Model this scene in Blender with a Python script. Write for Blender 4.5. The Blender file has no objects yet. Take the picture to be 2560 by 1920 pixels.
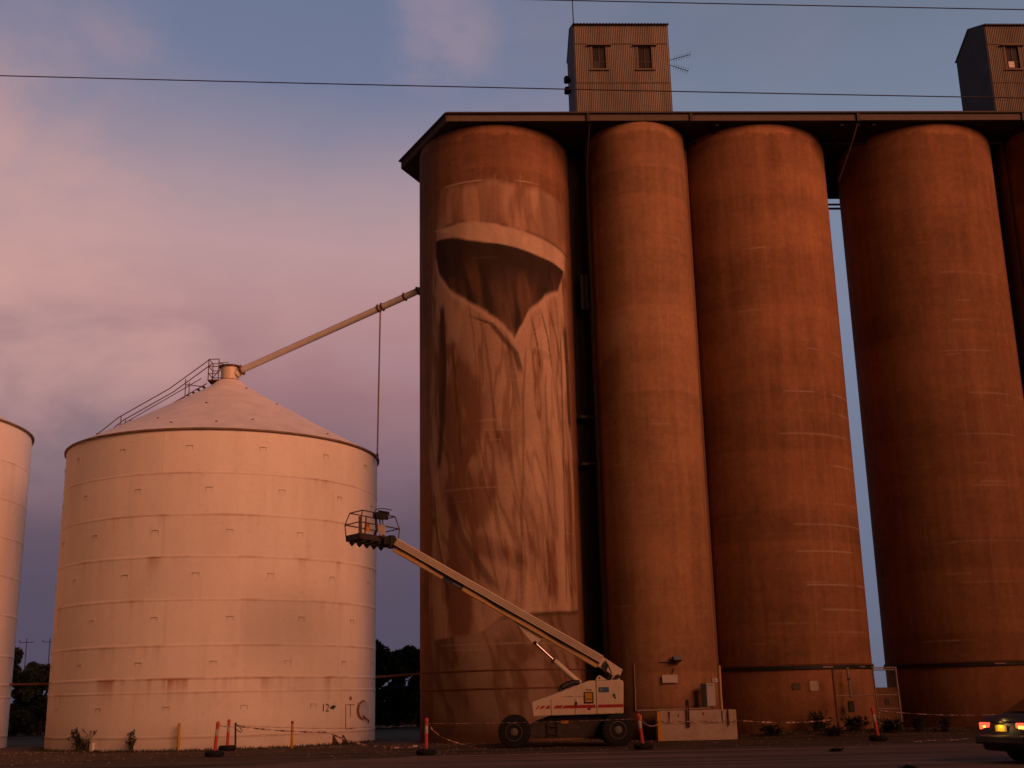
import bpy, bmesh, math, random
import numpy as np
from mathutils import Vector, Matrix
S = bpy.context.scene
COL = S.collection
R = math.radians
random.seed(5)

# ------------------------------------------------------------------ camera
PITCH, ROLL, EYE, FPX = R(14.8), R(1.22), 1.6, 2969.0
fwd = Vector((0, math.cos(PITCH), math.sin(PITCH)))
rt0 = Vector((1, 0, 0)); up0 = rt0.cross(fwd)
rt = rt0 * math.cos(ROLL) - up0 * math.sin(ROLL)
up = rt0 * math.sin(ROLL) + up0 * math.cos(ROLL)
cd = bpy.data.cameras.new('camera'); cam = bpy.data.objects.new('camera', cd); COL.objects.link(cam)
cam.matrix_world = Matrix(((rt.x, up.x, -fwd.x, 0), (rt.y, up.y, -fwd.y, 0), (rt.z, up.z, -fwd.z, EYE), (0, 0, 0, 1)))
cd.sensor_width = 36; cd.lens = FPX / 2560 * 36; cd.clip_start = 0.1; cd.clip_end = 5000
S.camera = cam
S.render.resolution_x, S.render.resolution_y = 1024, 768

# ------------------------------------------------------------------ light and sky
SUN_AZ, SUN_EL = R(40), R(14)                 # azimuth measured from behind the camera towards its right
sdir = Vector((math.sin(SUN_AZ) * math.cos(SUN_EL), -math.cos(SUN_AZ) * math.cos(SUN_EL), math.sin(SUN_EL)))
ld = bpy.data.lights.new('sunset_glow', 'SUN'); ld.energy = 4.0; ld.angle = R(42); ld.color = (1.0, 0.365, 0.20)
lo = bpy.data.objects.new('sunset_glow', ld); COL.objects.link(lo)
lo.rotation_euler = (-sdir).to_track_quat('-Z', 'Y').to_euler()
vs = S.view_settings
vs.view_transform = 'Standard'; vs.look = 'None'; vs.exposure = 0.0; vs.gamma = 1.0; vs.use_curve_mapping = False
S.display_settings.display_device = 'sRGB'

W = bpy.data.worlds.new('World'); S.world = W; W.use_nodes = True
wt = W.node_tree; wt.nodes.clear()
def wn(t, **k):
    n = wt.nodes.new(t)
    for a, b in k.items(): setattr(n, a, b)
    return n
def wl(a, b): wt.links.new(a, b)
def wmath(op, a, b=None, clamp=False):
    n = wn('ShaderNodeMath', operation=op, use_clamp=clamp)
    for i, v in enumerate((a, b)):
        if v is None: continue
        if isinstance(v, (int, float)): n.inputs[i].default_value = v
        else: wl(v, n.inputs[i])
    return n.outputs[0]
def wmap(v, a, b, c=0.0, d=1.0):
    n = wn('ShaderNodeMapRange', interpolation_type='SMOOTHSTEP')
    wl(v, n.inputs[0])
    for i, q in enumerate((a, b, c, d)): n.inputs[i + 1].default_value = q
    return n.outputs[0]
def wramp(v, stops):
    n = wn('ShaderNodeValToRGB'); wl(v, n.inputs[0]); e = n.color_ramp.elements
    n.color_ramp.interpolation = 'LINEAR'
    while len(e) < len(stops): e.new(0.5)
    for q, (p, c) in zip(e, stops): q.position = p; q.color = (*c, 1)
    return n.outputs[0]
def wmix(f, a, b):
    n = wn('ShaderNodeMix', data_type='RGBA')
    if isinstance(f, (int, float)): n.inputs[0].default_value = f
    else: wl(f, n.inputs[0])
    for i, v in ((6, a), (7, b)):
        if isinstance(v, tuple): n.inputs[i].default_value = (*v, 1)
        else: wl(v, n.inputs[i])
    return n.outputs[2]
tc = wn('ShaderNodeTexCoord'); sep = wn('ShaderNodeSeparateXYZ'); wl(tc.outputs['Generated'], sep.inputs[0])
DX, DY, DZ = sep.outputs
def wnoise(scale, detail, rough, off, stretch):
    m = wn('ShaderNodeMapping'); m.inputs['Location'].default_value = off; m.inputs['Scale'].default_value = stretch
    wl(tc.outputs['Generated'], m.inputs['Vector'])
    n = wn('ShaderNodeTexNoise'); n.inputs['Scale'].default_value = scale; n.inputs['Detail'].default_value = detail
    n.inputs['Roughness'].default_value = rough; n.inputs['Distortion'].default_value = 0.25
    wl(m.outputs[0], n.inputs['Vector']); return n.outputs[0]
n_big = wnoise(3.2, 5, 0.5, (3.1, 0.4, 1.7), (1, 1, 1.5))
n_mid = wnoise(6.0, 6, 0.54, (7.3, 2.2, 0.3), (1, 1, 1.7))
zj = wmath('ADD', DZ, wmath('MULTIPLY', wmath('ADD', wmath('SUBTRACT', n_big, 0.5), wmath('MULTIPLY', wmath('SUBTRACT', n_mid, 0.5), 0.9)), 0.055))
left = wramp(zj, [(0.0, (.082, .070, .112)), (0.085, (.098, .078, .120)), (0.14, (.132, .090, .124)), (0.19, (.220, .135, .170)), (0.25, (.335, .178, .198)),
                  (0.31, (.460, .258, .268)), (0.36, (.490, .305, .320)), (0.40, (.400, .286, .325)), (0.45, (.250, .230, .318)), (0.49, (.165, .195, .310)), (0.62, (.13, .17, .275)), (1.0, (.09, .12, .20))])
right = wramp(DZ, [(0.0, (.125, .135, .195)), (0.12, (.150, .175, .260)), (0.3, (.195, .226, .325)), (0.42, (.190, .232, .330)), (0.50, (.158, .190, .272)), (0.58, (.140, .173, .250)), (1.0, (.09, .12, .20))])
rx = wmath('ADD', DX, wmath('MULTIPLY', wmath('SUBTRACT', n_big, 0.5), 0.22))
east = wmix(wmap(rx, -0.07, 0.16), left, right)
# bright pink billow low on the left, the dark rain cloud under it, and one small wisp higher up
def blob(d, inner, outer):
    v = Vector(d).normalized()
    n = wn('ShaderNodeVectorMath', operation='DOT_PRODUCT'); wl(tc.outputs['Generated'], n.inputs[0]); n.inputs[1].default_value = v
    return wmap(n.outputs['Value'], math.cos(R(outer)), math.cos(R(inner)))
b1 = wmath('MULTIPLY', blob((-.350, .871, .345), 0.5, 13), wmap(n_mid, 0.30, 0.66))
east = wmix(wmath('MULTIPLY', b1, 0.80), east, (.61, .345, .315))
b2 = wmath('MULTIPLY', blob((-.375, .907, .222), .5, 6.5), wmap(n_mid, 0.80, 0.20))
east = wmix(wmath('MULTIPLY', b2, 0.60), east, (.190, .155, .195))
b3 = wmath('MULTIPLY', blob((-.052, .852, .52), 0.3, 3.4), wmap(n_mid, 0.42, 0.66))
east = wmix(wmath('MULTIPLY', b3, 0.42), east, (.42, .29, .34))
b4 = wmath('MULTIPLY', blob((.02, .90, .43), 2, 22), wmap(n_mid, 0.45, 0.75))
east = wmix(wmath('MULTIPLY', b4, 0.22), east, (.34, .26, .34))
sky = wn('ShaderNodeTexSky', sky_type='NISHITA', sun_disc=False, sun_elevation=R(2.0), sun_rotation=math.pi - SUN_AZ, air_density=2.0, dust_density=4.0, ozone_density=1.0)
west = wmix(1.0, (0, 0, 0), sky.outputs[0])
sc = wn('ShaderNodeVectorMath', operation='SCALE'); wl(west, sc.inputs[0]); sc.inputs[3].default_value = 0.035
allc = wmix(wmap(DY, -0.25, 0.30), sc.outputs[0], east)
bg = wn('ShaderNodeBackground'); wl(allc, bg.inputs[0]); bg.inputs[1].default_value = 1.0
wo = wn('ShaderNodeOutputWorld'); wl(bg.outputs[0], wo.inputs[0])

# ------------------------------------------------------------------ materials
def newmat(name):
    m = bpy.data.materials.new(name); m.use_nodes = True
    return m, m.node_tree, m.node_tree.nodes['Principled BSDF']
def mat(name, col, rough=0.6, metal=0.0, var=0.18, scale=6.0, bump=0.0, stretch=(1, 1, 1), spec=0.35, fine=60.0):
    m, t, b = newmat(name)
    tcn = t.nodes.new('ShaderNodeTexCoord'); mp = t.nodes.new('ShaderNodeMapping'); mp.inputs['Scale'].default_value = stretch
    t.links.new(tcn.outputs['Object'], mp.inputs[0])
    n = t.nodes.new('ShaderNodeTexNoise'); n.inputs['Scale'].default_value = scale; n.inputs['Detail'].default_value = 8; n.inputs['Roughness'].default_value = 0.65
    t.links.new(mp.outputs[0], n.inputs[0])
    mr = t.nodes.new('ShaderNodeMapRange'); mr.inputs[1].default_value = 0.3; mr.inputs[2].default_value = 0.7
    mr.inputs[3].default_value = 1 - var; mr.inputs[4].default_value = 1 + var
    t.links.new(n.outputs[0], mr.inputs[0])
    sc = t.nodes.new('ShaderNodeVectorMath'); sc.operation = 'SCALE'; sc.inputs[0].default_value = [q * 0.80 for q in col]
    t.links.new(mr.outputs[0], sc.inputs[3]); t.links.new(sc.outputs[0], b.inputs['Base Color'])
    b.inputs['Roughness'].default_value = rough; b.inputs['Metallic'].default_value = metal; b.inputs['Specular IOR Level'].default_value = spec
    if bump:
        n2 = t.nodes.new('ShaderNodeTexNoise'); n2.inputs['Scale'].default_value = fine; n2.inputs['Detail'].default_value = 4
        t.links.new(tcn.outputs['Object'], n2.inputs[0])
        bp = t.nodes.new('ShaderNodeBump'); bp.inputs['Strength'].default_value = bump; bp.inputs['Distance'].default_value = 0.02
        t.links.new(n2.outputs[0], bp.inputs['Height']); t.links.new(bp.outputs[0], b.inputs['Normal'])
    return m
def painted(name, rough=0.9, fine=9.0, var=0.10, bump=0.25):
    m, t, b = newmat(name)
    at = t.nodes.new('ShaderNodeAttribute'); at.attribute_name = 'paint'
    tcn = t.nodes.new('ShaderNodeTexCoord')
    n = t.nodes.new('ShaderNodeTexNoise'); n.inputs['Scale'].default_value = fine; n.inputs['Detail'].default_value = 9; n.inputs['Roughness'].default_value = 0.7
    t.links.new(tcn.outputs['Object'], n.inputs[0])
    mr = t.nodes.new('ShaderNodeMapRange'); mr.inputs[1].default_value = 0.3; mr.inputs[2].default_value = 0.7
    mr.inputs[3].default_value = 1 - var; mr.inputs[4].default_value = 1 + var
    t.links.new(n.outputs[0], mr.inputs[0])
    sc = t.nodes.new('ShaderNodeVectorMath'); sc.operation = 'SCALE'
    t.links.new(at.outputs['Color'], sc.inputs[0]); t.links.new(mr.outputs[0], sc.inputs[3]); t.links.new(sc.outputs[0], b.inputs['Base Color'])
    b.inputs['Roughness'].default_value = rough; b.inputs['Specular IOR Level'].default_value = 0.2
    bp = t.nodes.new('ShaderNodeBump'); bp.inputs['Strength'].default_value = bump; bp.inputs['Distance'].default_value = 0.02
    t.links.new(n.outputs[0], bp.inputs['Height']); t.links.new(bp.outputs[0], b.inputs['Normal'])
    return m
def glow(name, col, strength):
    m, t, b = newmat(name)
    b.inputs['Base Color'].default_value = (*col, 1); b.inputs['Emission Color'].default_value = (*col, 1); b.inputs['Emission Strength'].default_value = strength
    return m
M = dict(
    concrete_paint=painted('silo concrete', fine=13, var=0.16, bump=0.35), bin_paint=painted('bin white paint', rough=0.55, fine=5, var=0.04, bump=0.06),
    slab=mat('weathered roof concrete', (.115, .085, .066), 0.9, bump=0.3, fine=14),
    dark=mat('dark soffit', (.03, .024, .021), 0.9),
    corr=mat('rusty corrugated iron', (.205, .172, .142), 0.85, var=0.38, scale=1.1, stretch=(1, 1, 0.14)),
    corr_side=mat('shaded side iron', (.075, .075, .08), 0.8, var=0.3, scale=1.2),  # side sheets coloured darker to hold the shade of the unlit walls
    black=mat('black metal', (.018, .017, .017), 0.6), steel=mat('dark steel', (.06, .055, .05), 0.5, 0.4),
    window=mat('dark glass', (.022, .018, .017), 0.6, spec=0.15), frame=mat('brown window frame', (.14, .10, .07), 0.8),
    white=mat('white painted metal', (.70, .66, .60), 0.45, var=0.08, scale=3), cream=mat('cream lift paint', (.74, .62, .46), 0.4, var=0.10, scale=2.5),
    yellowcream=mat('yellowed lift paint', (.66, .42, .17), 0.45, var=0.14, scale=2.5),
    red=mat('red stripe paint', (.42, .015, .03), 0.5), blue=mat('blue sticker', (.05, .14, .28), 0.5), navy=mat('navy label', (.03, .05, .08), 0.5),
    rubber=mat('black rubber', (.012, .012, .012), 0.85), hub=mat('wheel hub', (.16, .14, .12), 0.6),
    chassis=mat('dirty dark chassis', (.055, .04, .03), 0.7, var=0.3), amber=mat('amber reflector', (.6, .22, .05), 0.4), chrome=mat('cylinder rod', (.7, .68, .66), 0.15, 1.0, var=0.02),
    orange=mat('orange bollard plastic', (.66, .075, .035), 0.5), tape_white=mat('white tape', (.55, .47, .41), 0.6), tape_red=mat('red tape', (.33, .09, .065), 0.6),
    yellow=mat('yellow post paint', (.62, .31, .02), 0.55), grey=mat('grey enamel', (.42, .39, .36), 0.5, var=0.08), grey_shaded=mat('shaded box side', (.28, .27, .26), 0.5, var=0.08),  # second grey is the box enamel darkened for its shaded side
    block=mat('whitewashed concrete', (.50, .39, .30), 0.9, var=0.18, scale=2.2, bump=0.4, fine=20), rust=mat('rusty iron', (.16, .065, .03), 0.85, var=0.35, scale=9),
    stain=mat('rust stain', (.30, .135, .065), 0.85, var=0.4, scale=5), gal=mat('galvanised pipe', (.34, .26, .19), 0.5, 0.2), bark=mat('bark', (.05, .035, .025), 0.9), leaf=mat('dark leaves', (.035, .05, .022), 0.75, var=0.4, scale=0.8),
    weed=mat('dry weeds', (.040, .038, .02), 0.85, var=0.4, scale=3), sign=mat('blank white sign', (.62, .55, .50), 0.6, var=0.05),
    signy=mat('pale yellow sign', (.55, .45, .30), 0.6, var=0.06), roof=mat('bin roof paint', (.88, .79, .71), 0.6, var=0.12, scale=1.3),
    wire=mat('power line', (.05, .035, .04), 0.6), ink=mat('black lettering', (.04, .03, .025), 0.7),
    car=mat('dark maroon car paint', (.020, .010, .011), 0.5, var=0.03, spec=0.5), carglass=mat('car glass', (.01, .01, .012), 0.08, spec=0.6),
    tail=glow('lit tail lamp', (1.0, .05, .022), 3.4), tailcore=glow('lit brake bulb', (1.0, .42, .05), 5.0), plate=mat('yellow number plate', (.75, .50, .06), 0.5, var=0.03),
)

# ------------------------------------------------------------------ mesh helpers
class MB:
    def __init__(s): s.v = []; s.f = []; s.mi = []; s.cur = 0
    def add(s, vs, fs):
        o = len(s.v); s.v += [tuple(v) for v in vs]; s.f += [tuple(i + o for i in f) for f in fs]; s.mi += [s.cur] * len(fs); return s
    def box(s, c, d, rot=None):
        c = Vector(c); hx, hy, hz = d[0] / 2, d[1] / 2, d[2] / 2
        vs = [Vector((x, y, z)) for z in (-hz, hz) for y in (-hy, hy) for x in (-hx, hx)]
        if rot is not None: vs = [rot @ v for v in vs]
        return s.add([v + c for v in vs], [(0, 2, 3, 1), (4, 5, 7, 6), (0, 1, 5, 4), (2, 6, 7, 3), (0, 4, 6, 2), (1, 3, 7, 5)])
    def beam(s, p, q, w, h, upv=(0, 0, 1)):
        p, q = Vector(p), Vector(q); d = (q - p).normalized(); u = Vector(upv); sd = d.cross(u).normalized(); u = sd.cross(d)
        o = [sd * w / 2 + u * h / 2, -sd * w / 2 + u * h / 2, -sd * w / 2 - u * h / 2, sd * w / 2 - u * h / 2]
        return s.add([p + k for k in o] + [q + k for k in o], [(0, 1, 2, 3), (7, 6, 5, 4), (0, 4, 5, 1), (1, 5, 6, 2), (2, 6, 7, 3), (3, 7, 4, 0)])
    def tube(s, path, r, n=10, r1=None, cap=True):
        P = [Vector(p) for p in path]; k = len(P); vs = []; prev = None
        for i, p in enumerate(P):
            d = (P[min(i + 1, k - 1)] - P[max(i - 1, 0)]).normalized()
            a = prev if prev is not None else (Vector((0, 0, 1)) if abs(d.z) < 0.9 else Vector((1, 0, 0)))
            a = (a - d * a.dot(d)).normalized(); b = d.cross(a); prev = a
            rr = r if r1 is None else r + (r1 - r) * i / (k - 1)
            vs += [p + (a * math.cos(t) + b * math.sin(t)) * rr for t in (2 * math.pi * j / n for j in range(n))]
        fs = [(i * n + j, i * n + (j + 1) % n, (i + 1) * n + (j + 1) % n, (i + 1) * n + j) for i in range(k - 1) for j in range(n)]
        if cap: fs += [tuple(range(n - 1, -1, -1)), tuple((k - 1) * n + j for j in range(n))]
        return s.add(vs, fs)
    def prism(s, outline, ext):
        o = [Vector(p) for p in outline]; e = Vector(ext); n = len(o)
        return s.add(o + [p + e for p in o], [tuple(range(n - 1, -1, -1)), tuple(range(n, 2 * n))] + [(i, (i + 1) % n, n + (i + 1) % n, n + i) for i in range(n)])
    def lathe(s, prof, c=(0, 0, 0), n=32, axis='z'):
        vs = []; c = Vector(c)
        for r, z in prof:
            for j in range(n):
                t = 2 * math.pi * j / n; x, y = r * math.cos(t), r * math.sin(t)
                vs.append(c + (Vector((x, y, z)) if axis == 'z' else Vector((x, z, y)) if axis == 'y' else Vector((z, x, y))))
        k = len(prof)
        fs = [(i * n + j, i * n + (j + 1) % n, (i + 1) * n + (j + 1) % n, (i + 1) * n + j) for i in range(k - 1) for j in range(n)]
        fs += [tuple(range(n - 1, -1, -1)), tuple((k - 1) * n + j for j in range(n))]
        return s.add(vs, fs)
    def build(s, name, m, parent=None, smooth=None, bevel=0, org=None):
        if org is None:
            org = Vector((0, 0, 0)); p = parent
            while p is not None: org = org + p.location; p = p.parent
        else: org = Vector(org)
        me = bpy.data.meshes.new(name); me.from_pydata([tuple(Vector(v) - org) for v in s.v], [], s.f)
        for k in (m if isinstance(m, (list, tuple)) else [m]): me.materials.append(k)
        if isinstance(m, (list, tuple)): me.polygons.foreach_set('material_index', s.mi)
        bm = bmesh.new(); bm.from_mesh(me); bmesh.ops.recalc_face_normals(bm, faces=bm.faces); bm.to_mesh(me); bm.free()
        if smooth: me.shade_smooth(); me.set_sharp_from_angle(angle=R(smooth))
        o = bpy.data.objects.new(name, me); COL.objects.link(o)
        if parent is not None: o.parent = parent
        else: o.location = org
        if bevel:
            b = o.modifiers.new('bevel', 'BEVEL'); b.width = bevel; b.segments = 2; b.limit_method = 'ANGLE'
        return o
def tag(o, label, cat, group=None):
    o['label'] = label; o['category'] = cat
    if group: o['group'] = group
    return o
def thing(name, loc, label, cat, group=None):
    o = bpy.data.objects.new(name, None); o.empty_display_size = 0.3; COL.objects.link(o); o.location = loc
    return tag(o, label, cat, group)
def tree_copy(o, parent=None):
    c = o.copy(); COL.objects.link(c)
    if parent is not None: c.parent = parent
    for ch in list(o.children): tree_copy(ch, c)
    return c
def text_part(txt, size, m, name, place, parent, align='CENTER'):
    cu = bpy.data.curves.new('lettering', 'FONT'); cu.body = txt; cu.size = size; cu.align_x = align; cu.align_y = 'CENTER'; cu.extrude = 0.002
    to = bpy.data.objects.new('lettering', cu); COL.objects.link(to)
    dg = bpy.context.evaluated_depsgraph_get(); me = bpy.data.meshes.new_from_object(to.evaluated_get(dg))
    bpy.data.objects.remove(to)
    b = MB(); b.add([place(v.co) for v in me.vertices], [tuple(p.vertices) for p in me.polygons]); bpy.data.meshes.remove(me)
    return b.build(name, m, parent)

# numpy value noise
def vnoise(x, y, seed):
    rs = np.random.RandomState(seed); L = rs.rand(256, 256)
    xi = np.floor(x).astype(int); yi = np.floor(y).astype(int); fx = x - xi; fy = y - yi
    fx = fx * fx * (3 - 2 * fx); fy = fy * fy * (3 - 2 * fy)
    a, b, c, d = L[xi % 256, yi % 256], L[(xi + 1) % 256, yi % 256], L[xi % 256, (yi + 1) % 256], L[(xi + 1) % 256, (yi + 1) % 256]
    return (a * (1 - fx) + b * fx) * (1 - fy) + (c * (1 - fx) + d * fx) * fy
def fbm(x, y, seed, o=4):
    t = 0; a = 0.5; s = 0
    for k in range(o): t = t + a * vnoise(x * 2 ** k + 17.3 * k, y * 2 ** k + 5.1 * k, seed + k); s += a; a *= 0.5
    return t / s
def sstep(x, a, b):
    t = np.clip((x - a) / (b - a), 0, 1); return t * t * (3 - 2 * t)

ROW = R(2.36); CA, SA = math.cos(ROW), math.sin(ROW); P0 = (-0.613, 49.343)
def RW(u, v, z=0.0): return Vector((P0[0] + u * CA - v * SA, P0[1] + u * SA + v * CA, z))
RROT = Matrix.Rotation(ROW, 3, 'Z')

def curved_wall(name, m, parent, cx, cy, r, prof, th0, th1, paint, dth=0.75, closed=True, back_step=8.0, dz=0.05, body=None):
    """wall of revolution, angle 0 faces the camera side (-Y), positive to the right; per-vertex colour attribute 'paint'"""
    th = list(np.arange(th0, th1 + 1e-6, dth))
    if closed: th += list(np.arange(th1 + back_step, th0 + 360 - 1e-6, back_step))
    th = np.array(th); z0, z1 = prof[0][0], prof[-1][0]
    zs = np.unique(np.concatenate([np.arange(z0, z1, dz), [p[0] for p in prof]]))
    rr = np.interp(zs, [p[0] for p in prof], [p[1] for p in prof])
    T, Z = np.meshgrid(np.radians(th), zs); RR = rr[:, None] + 0 * T
    X = cx + RR * np.sin(T); Y = cy - RR * np.cos(T)
    org = np.array([0., 0, 0]); p = parent
    while p is not None: org += np.array(p.location); p = p.parent
    V = np.stack([X, Y, Z], -1).reshape(-1, 3) - org
    nt, nz = len(th), len(zs)
    I = np.arange(nt * nz).reshape(nz, nt)
    if closed: A = I; B = np.roll(I, -1, 1)
    else: A = I[:, :-1]; B = I[:, 1:]
    F = np.stack([A[:-1], B[:-1], B[1:], A[1:]], -1).reshape(-1, 4)
    me = bpy.data.meshes.new(name)
    me.vertices.add(len(V)); me.vertices.foreach_set('co', V.astype(np.float32).ravel())
    me.loops.add(F.size); me.loops.foreach_set('vertex_index', F.astype(np.int32).ravel())
    me.polygons.add(len(F)); me.polygons.foreach_set('loop_start', np.arange(0, F.size, 4, dtype=np.int32))
    me.update(calc_edges=True); me.validate()
    C = paint(np.degrees(T), Z, r)
    C = np.concatenate([C, np.ones(C.shape[:2] + (1,))], -1).reshape(-1, 4)
    at = me.color_attributes.new('paint', 'FLOAT_COLOR', 'POINT'); at.data.foreach_set('color', C.astype(np.float32).ravel())
    me.materials.append(m); me.shade_smooth(); me.set_sharp_from_angle(angle=R(35))
    o = bpy.data.objects.new(name, me); COL.objects.link(o); o.parent = parent
    return o

# ------------------------------------------------------------------ ground
def gz(x, y):
    a = np.clip((x - 7) / 3.5, 0, 1); b = np.clip((y - 43.6) / 2.4, 0, 1)
    a = a * a * (3 - 2 * a); b = b * b * (3 - 2 * b)
    return 0.17 * a * b
def grid_sheet(name, xs, ys, zf, m):
    X, Y = np.meshgrid(xs, ys); Z = zf(X, Y); nx, ny = len(xs), len(ys)
    I = np.arange(nx * ny).reshape(ny, nx)
    F = np.stack([I[:-1, :-1], I[:-1, 1:], I[1:, 1:], I[1:, :-1]], -1).reshape(-1, 4)
    me = bpy.data.meshes.new(name); me.from_pydata(np.stack([X, Y, Z], -1).reshape(-1, 3).tolist(), [], F.tolist())
    me.materials.append(m); me.shade_smooth()
    o = bpy.data.objects.new(name, me); COL.objects.link(o); o['kind'] = 'structure'; return o
def ground_mat(name, c0, c1, sc, peb):
    m, t, b = newmat(name); N = t.nodes.new; L = t.links.new
    g = N('ShaderNodeNewGeometry')
    n1 = N('ShaderNodeTexNoise'); n1.inputs['Scale'].default_value = sc; n1.inputs['Detail'].default_value = 8; n1.inputs['Roughness'].default_value = 0.7; L(g.outputs['Position'], n1.inputs[0])
    n2 = N('ShaderNodeTexNoise'); n2.inputs['Scale'].default_value = peb; n2.inputs['Detail'].default_value = 6; n2.inputs['Roughness'].default_value = 0.75; L(g.outputs['Position'], n2.inputs[0])
    mx = N('ShaderNodeMix'); mx.data_type = 'RGBA'; mx.inputs[6].default_value = (*c0, 1); mx.inputs[7].default_value = (*c1, 1)
    mr = N('ShaderNodeMapRange'); mr.inputs[1].default_value = 0.35; mr.inputs[2].default_value = 0.65; L(n1.outputs[0], mr.inputs[0]); L(mr.outputs[0], mx.inputs[0])
    mp = N('ShaderNodeMapping'); mp.inputs['Scale'].default_value = (.05, 1.1, 1); mp.inputs['Rotation'].default_value = (0, 0, .06); L(g.outputs['Position'], mp.inputs[0])
    n3 = N('ShaderNodeTexNoise'); n3.inputs['Scale'].default_value = 1.3; n3.inputs['Detail'].default_value = 5; L(mp.outputs[0], n3.inputs[0])
    s3 = N('ShaderNodeMapRange'); s3.inputs[1].default_value = 0.36; s3.inputs[2].default_value = 0.64; s3.inputs[3].default_value = 0.62; s3.inputs[4].default_value = 1.35; L(n3.outputs[0], s3.inputs[0])
    s2 = N('ShaderNodeMapRange'); s2.inputs[1].default_value = 0.25; s2.inputs[2].default_value = 0.75; s2.inputs[3].default_value = 0.6; s2.inputs[4].default_value = 1.4; L(n2.outputs[0], s2.inputs[0])
    sc2 = N('ShaderNodeVectorMath'); sc2.operation = 'SCALE'; L(mx.outputs[2], sc2.inputs[0]); L(s2.outputs[0], sc2.inputs[3]); sc3 = N('ShaderNodeVectorMath'); sc3.operation = 'SCALE'; L(sc2.outputs[0], sc3.inputs[0]); L(s3.outputs[0], sc3.inputs[3]); L(sc3.outputs[0], b.inputs['Base Color'])
    b.inputs['Roughness'].default_value = 0.95; b.inputs['Specular IOR Level'].default_value = 0.1
    bp = N('ShaderNodeBump'); bp.inputs['Strength'].default_value = 0.8; bp.inputs['Distance'].default_value = 0.04; L(n2.outputs[0], bp.inputs['Height']); L(bp.outputs[0], b.inputs['Normal'])
    return m
xs = np.concatenate([np.linspace(-1500, -45, 10), np.linspace(-40, 40, 110), np.linspace(45, 1500, 10)])
ys = np.concatenate([np.linspace(-400, 18, 8), np.linspace(20, 60, 90), np.linspace(65, 2500, 14)])
grid_sheet('ground', xs, ys, gz, ground_mat('gravel yard', (.066, .046, .031), (.10, .069, .046), 0.5, 9))
def road_far(x):                               # far edge of the sealed road in front of the yard
    return np.interp(x, [-60, -14, -8, -2.7, 3.8, 12, 40], [24, 28.5, 33.0, 36.3, 37.0, 37.2, 37.5])
rx_ = np.linspace(-60, 40, 260); tt = np.linspace(0, 1, 14)
Xr, Tr = np.meshgrid(rx_, tt); Yf = road_far(Xr) + 0.5 * (fbm(Xr * 0.9, Xr * 0 + 3, 77) - 0.5) + 0.25 * (fbm(Xr * 4, Xr * 0 + 9, 78) - 0.5)
Yr = 14 + (Yf - 14) * Tr
I = np.arange(Xr.size).reshape(Xr.shape)
F = np.stack([I[:-1, :-1], I[:-1, 1:], I[1:, 1:], I[1:, :-1]], -1).reshape(-1, 4)
me = bpy.data.meshes.new('road'); me.from_pydata(np.stack([Xr, Yr, 0 * Xr + 0.006], -1).reshape(-1, 3).tolist(), [], F.tolist())
me.materials.append(ground_mat('pale sealed road', (.140, .090, .068), (.19, .122, .092), 0.25, 14)); o = bpy.data.objects.new('road', me); COL.objects.link(o); o['kind'] = 'structure'

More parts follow.
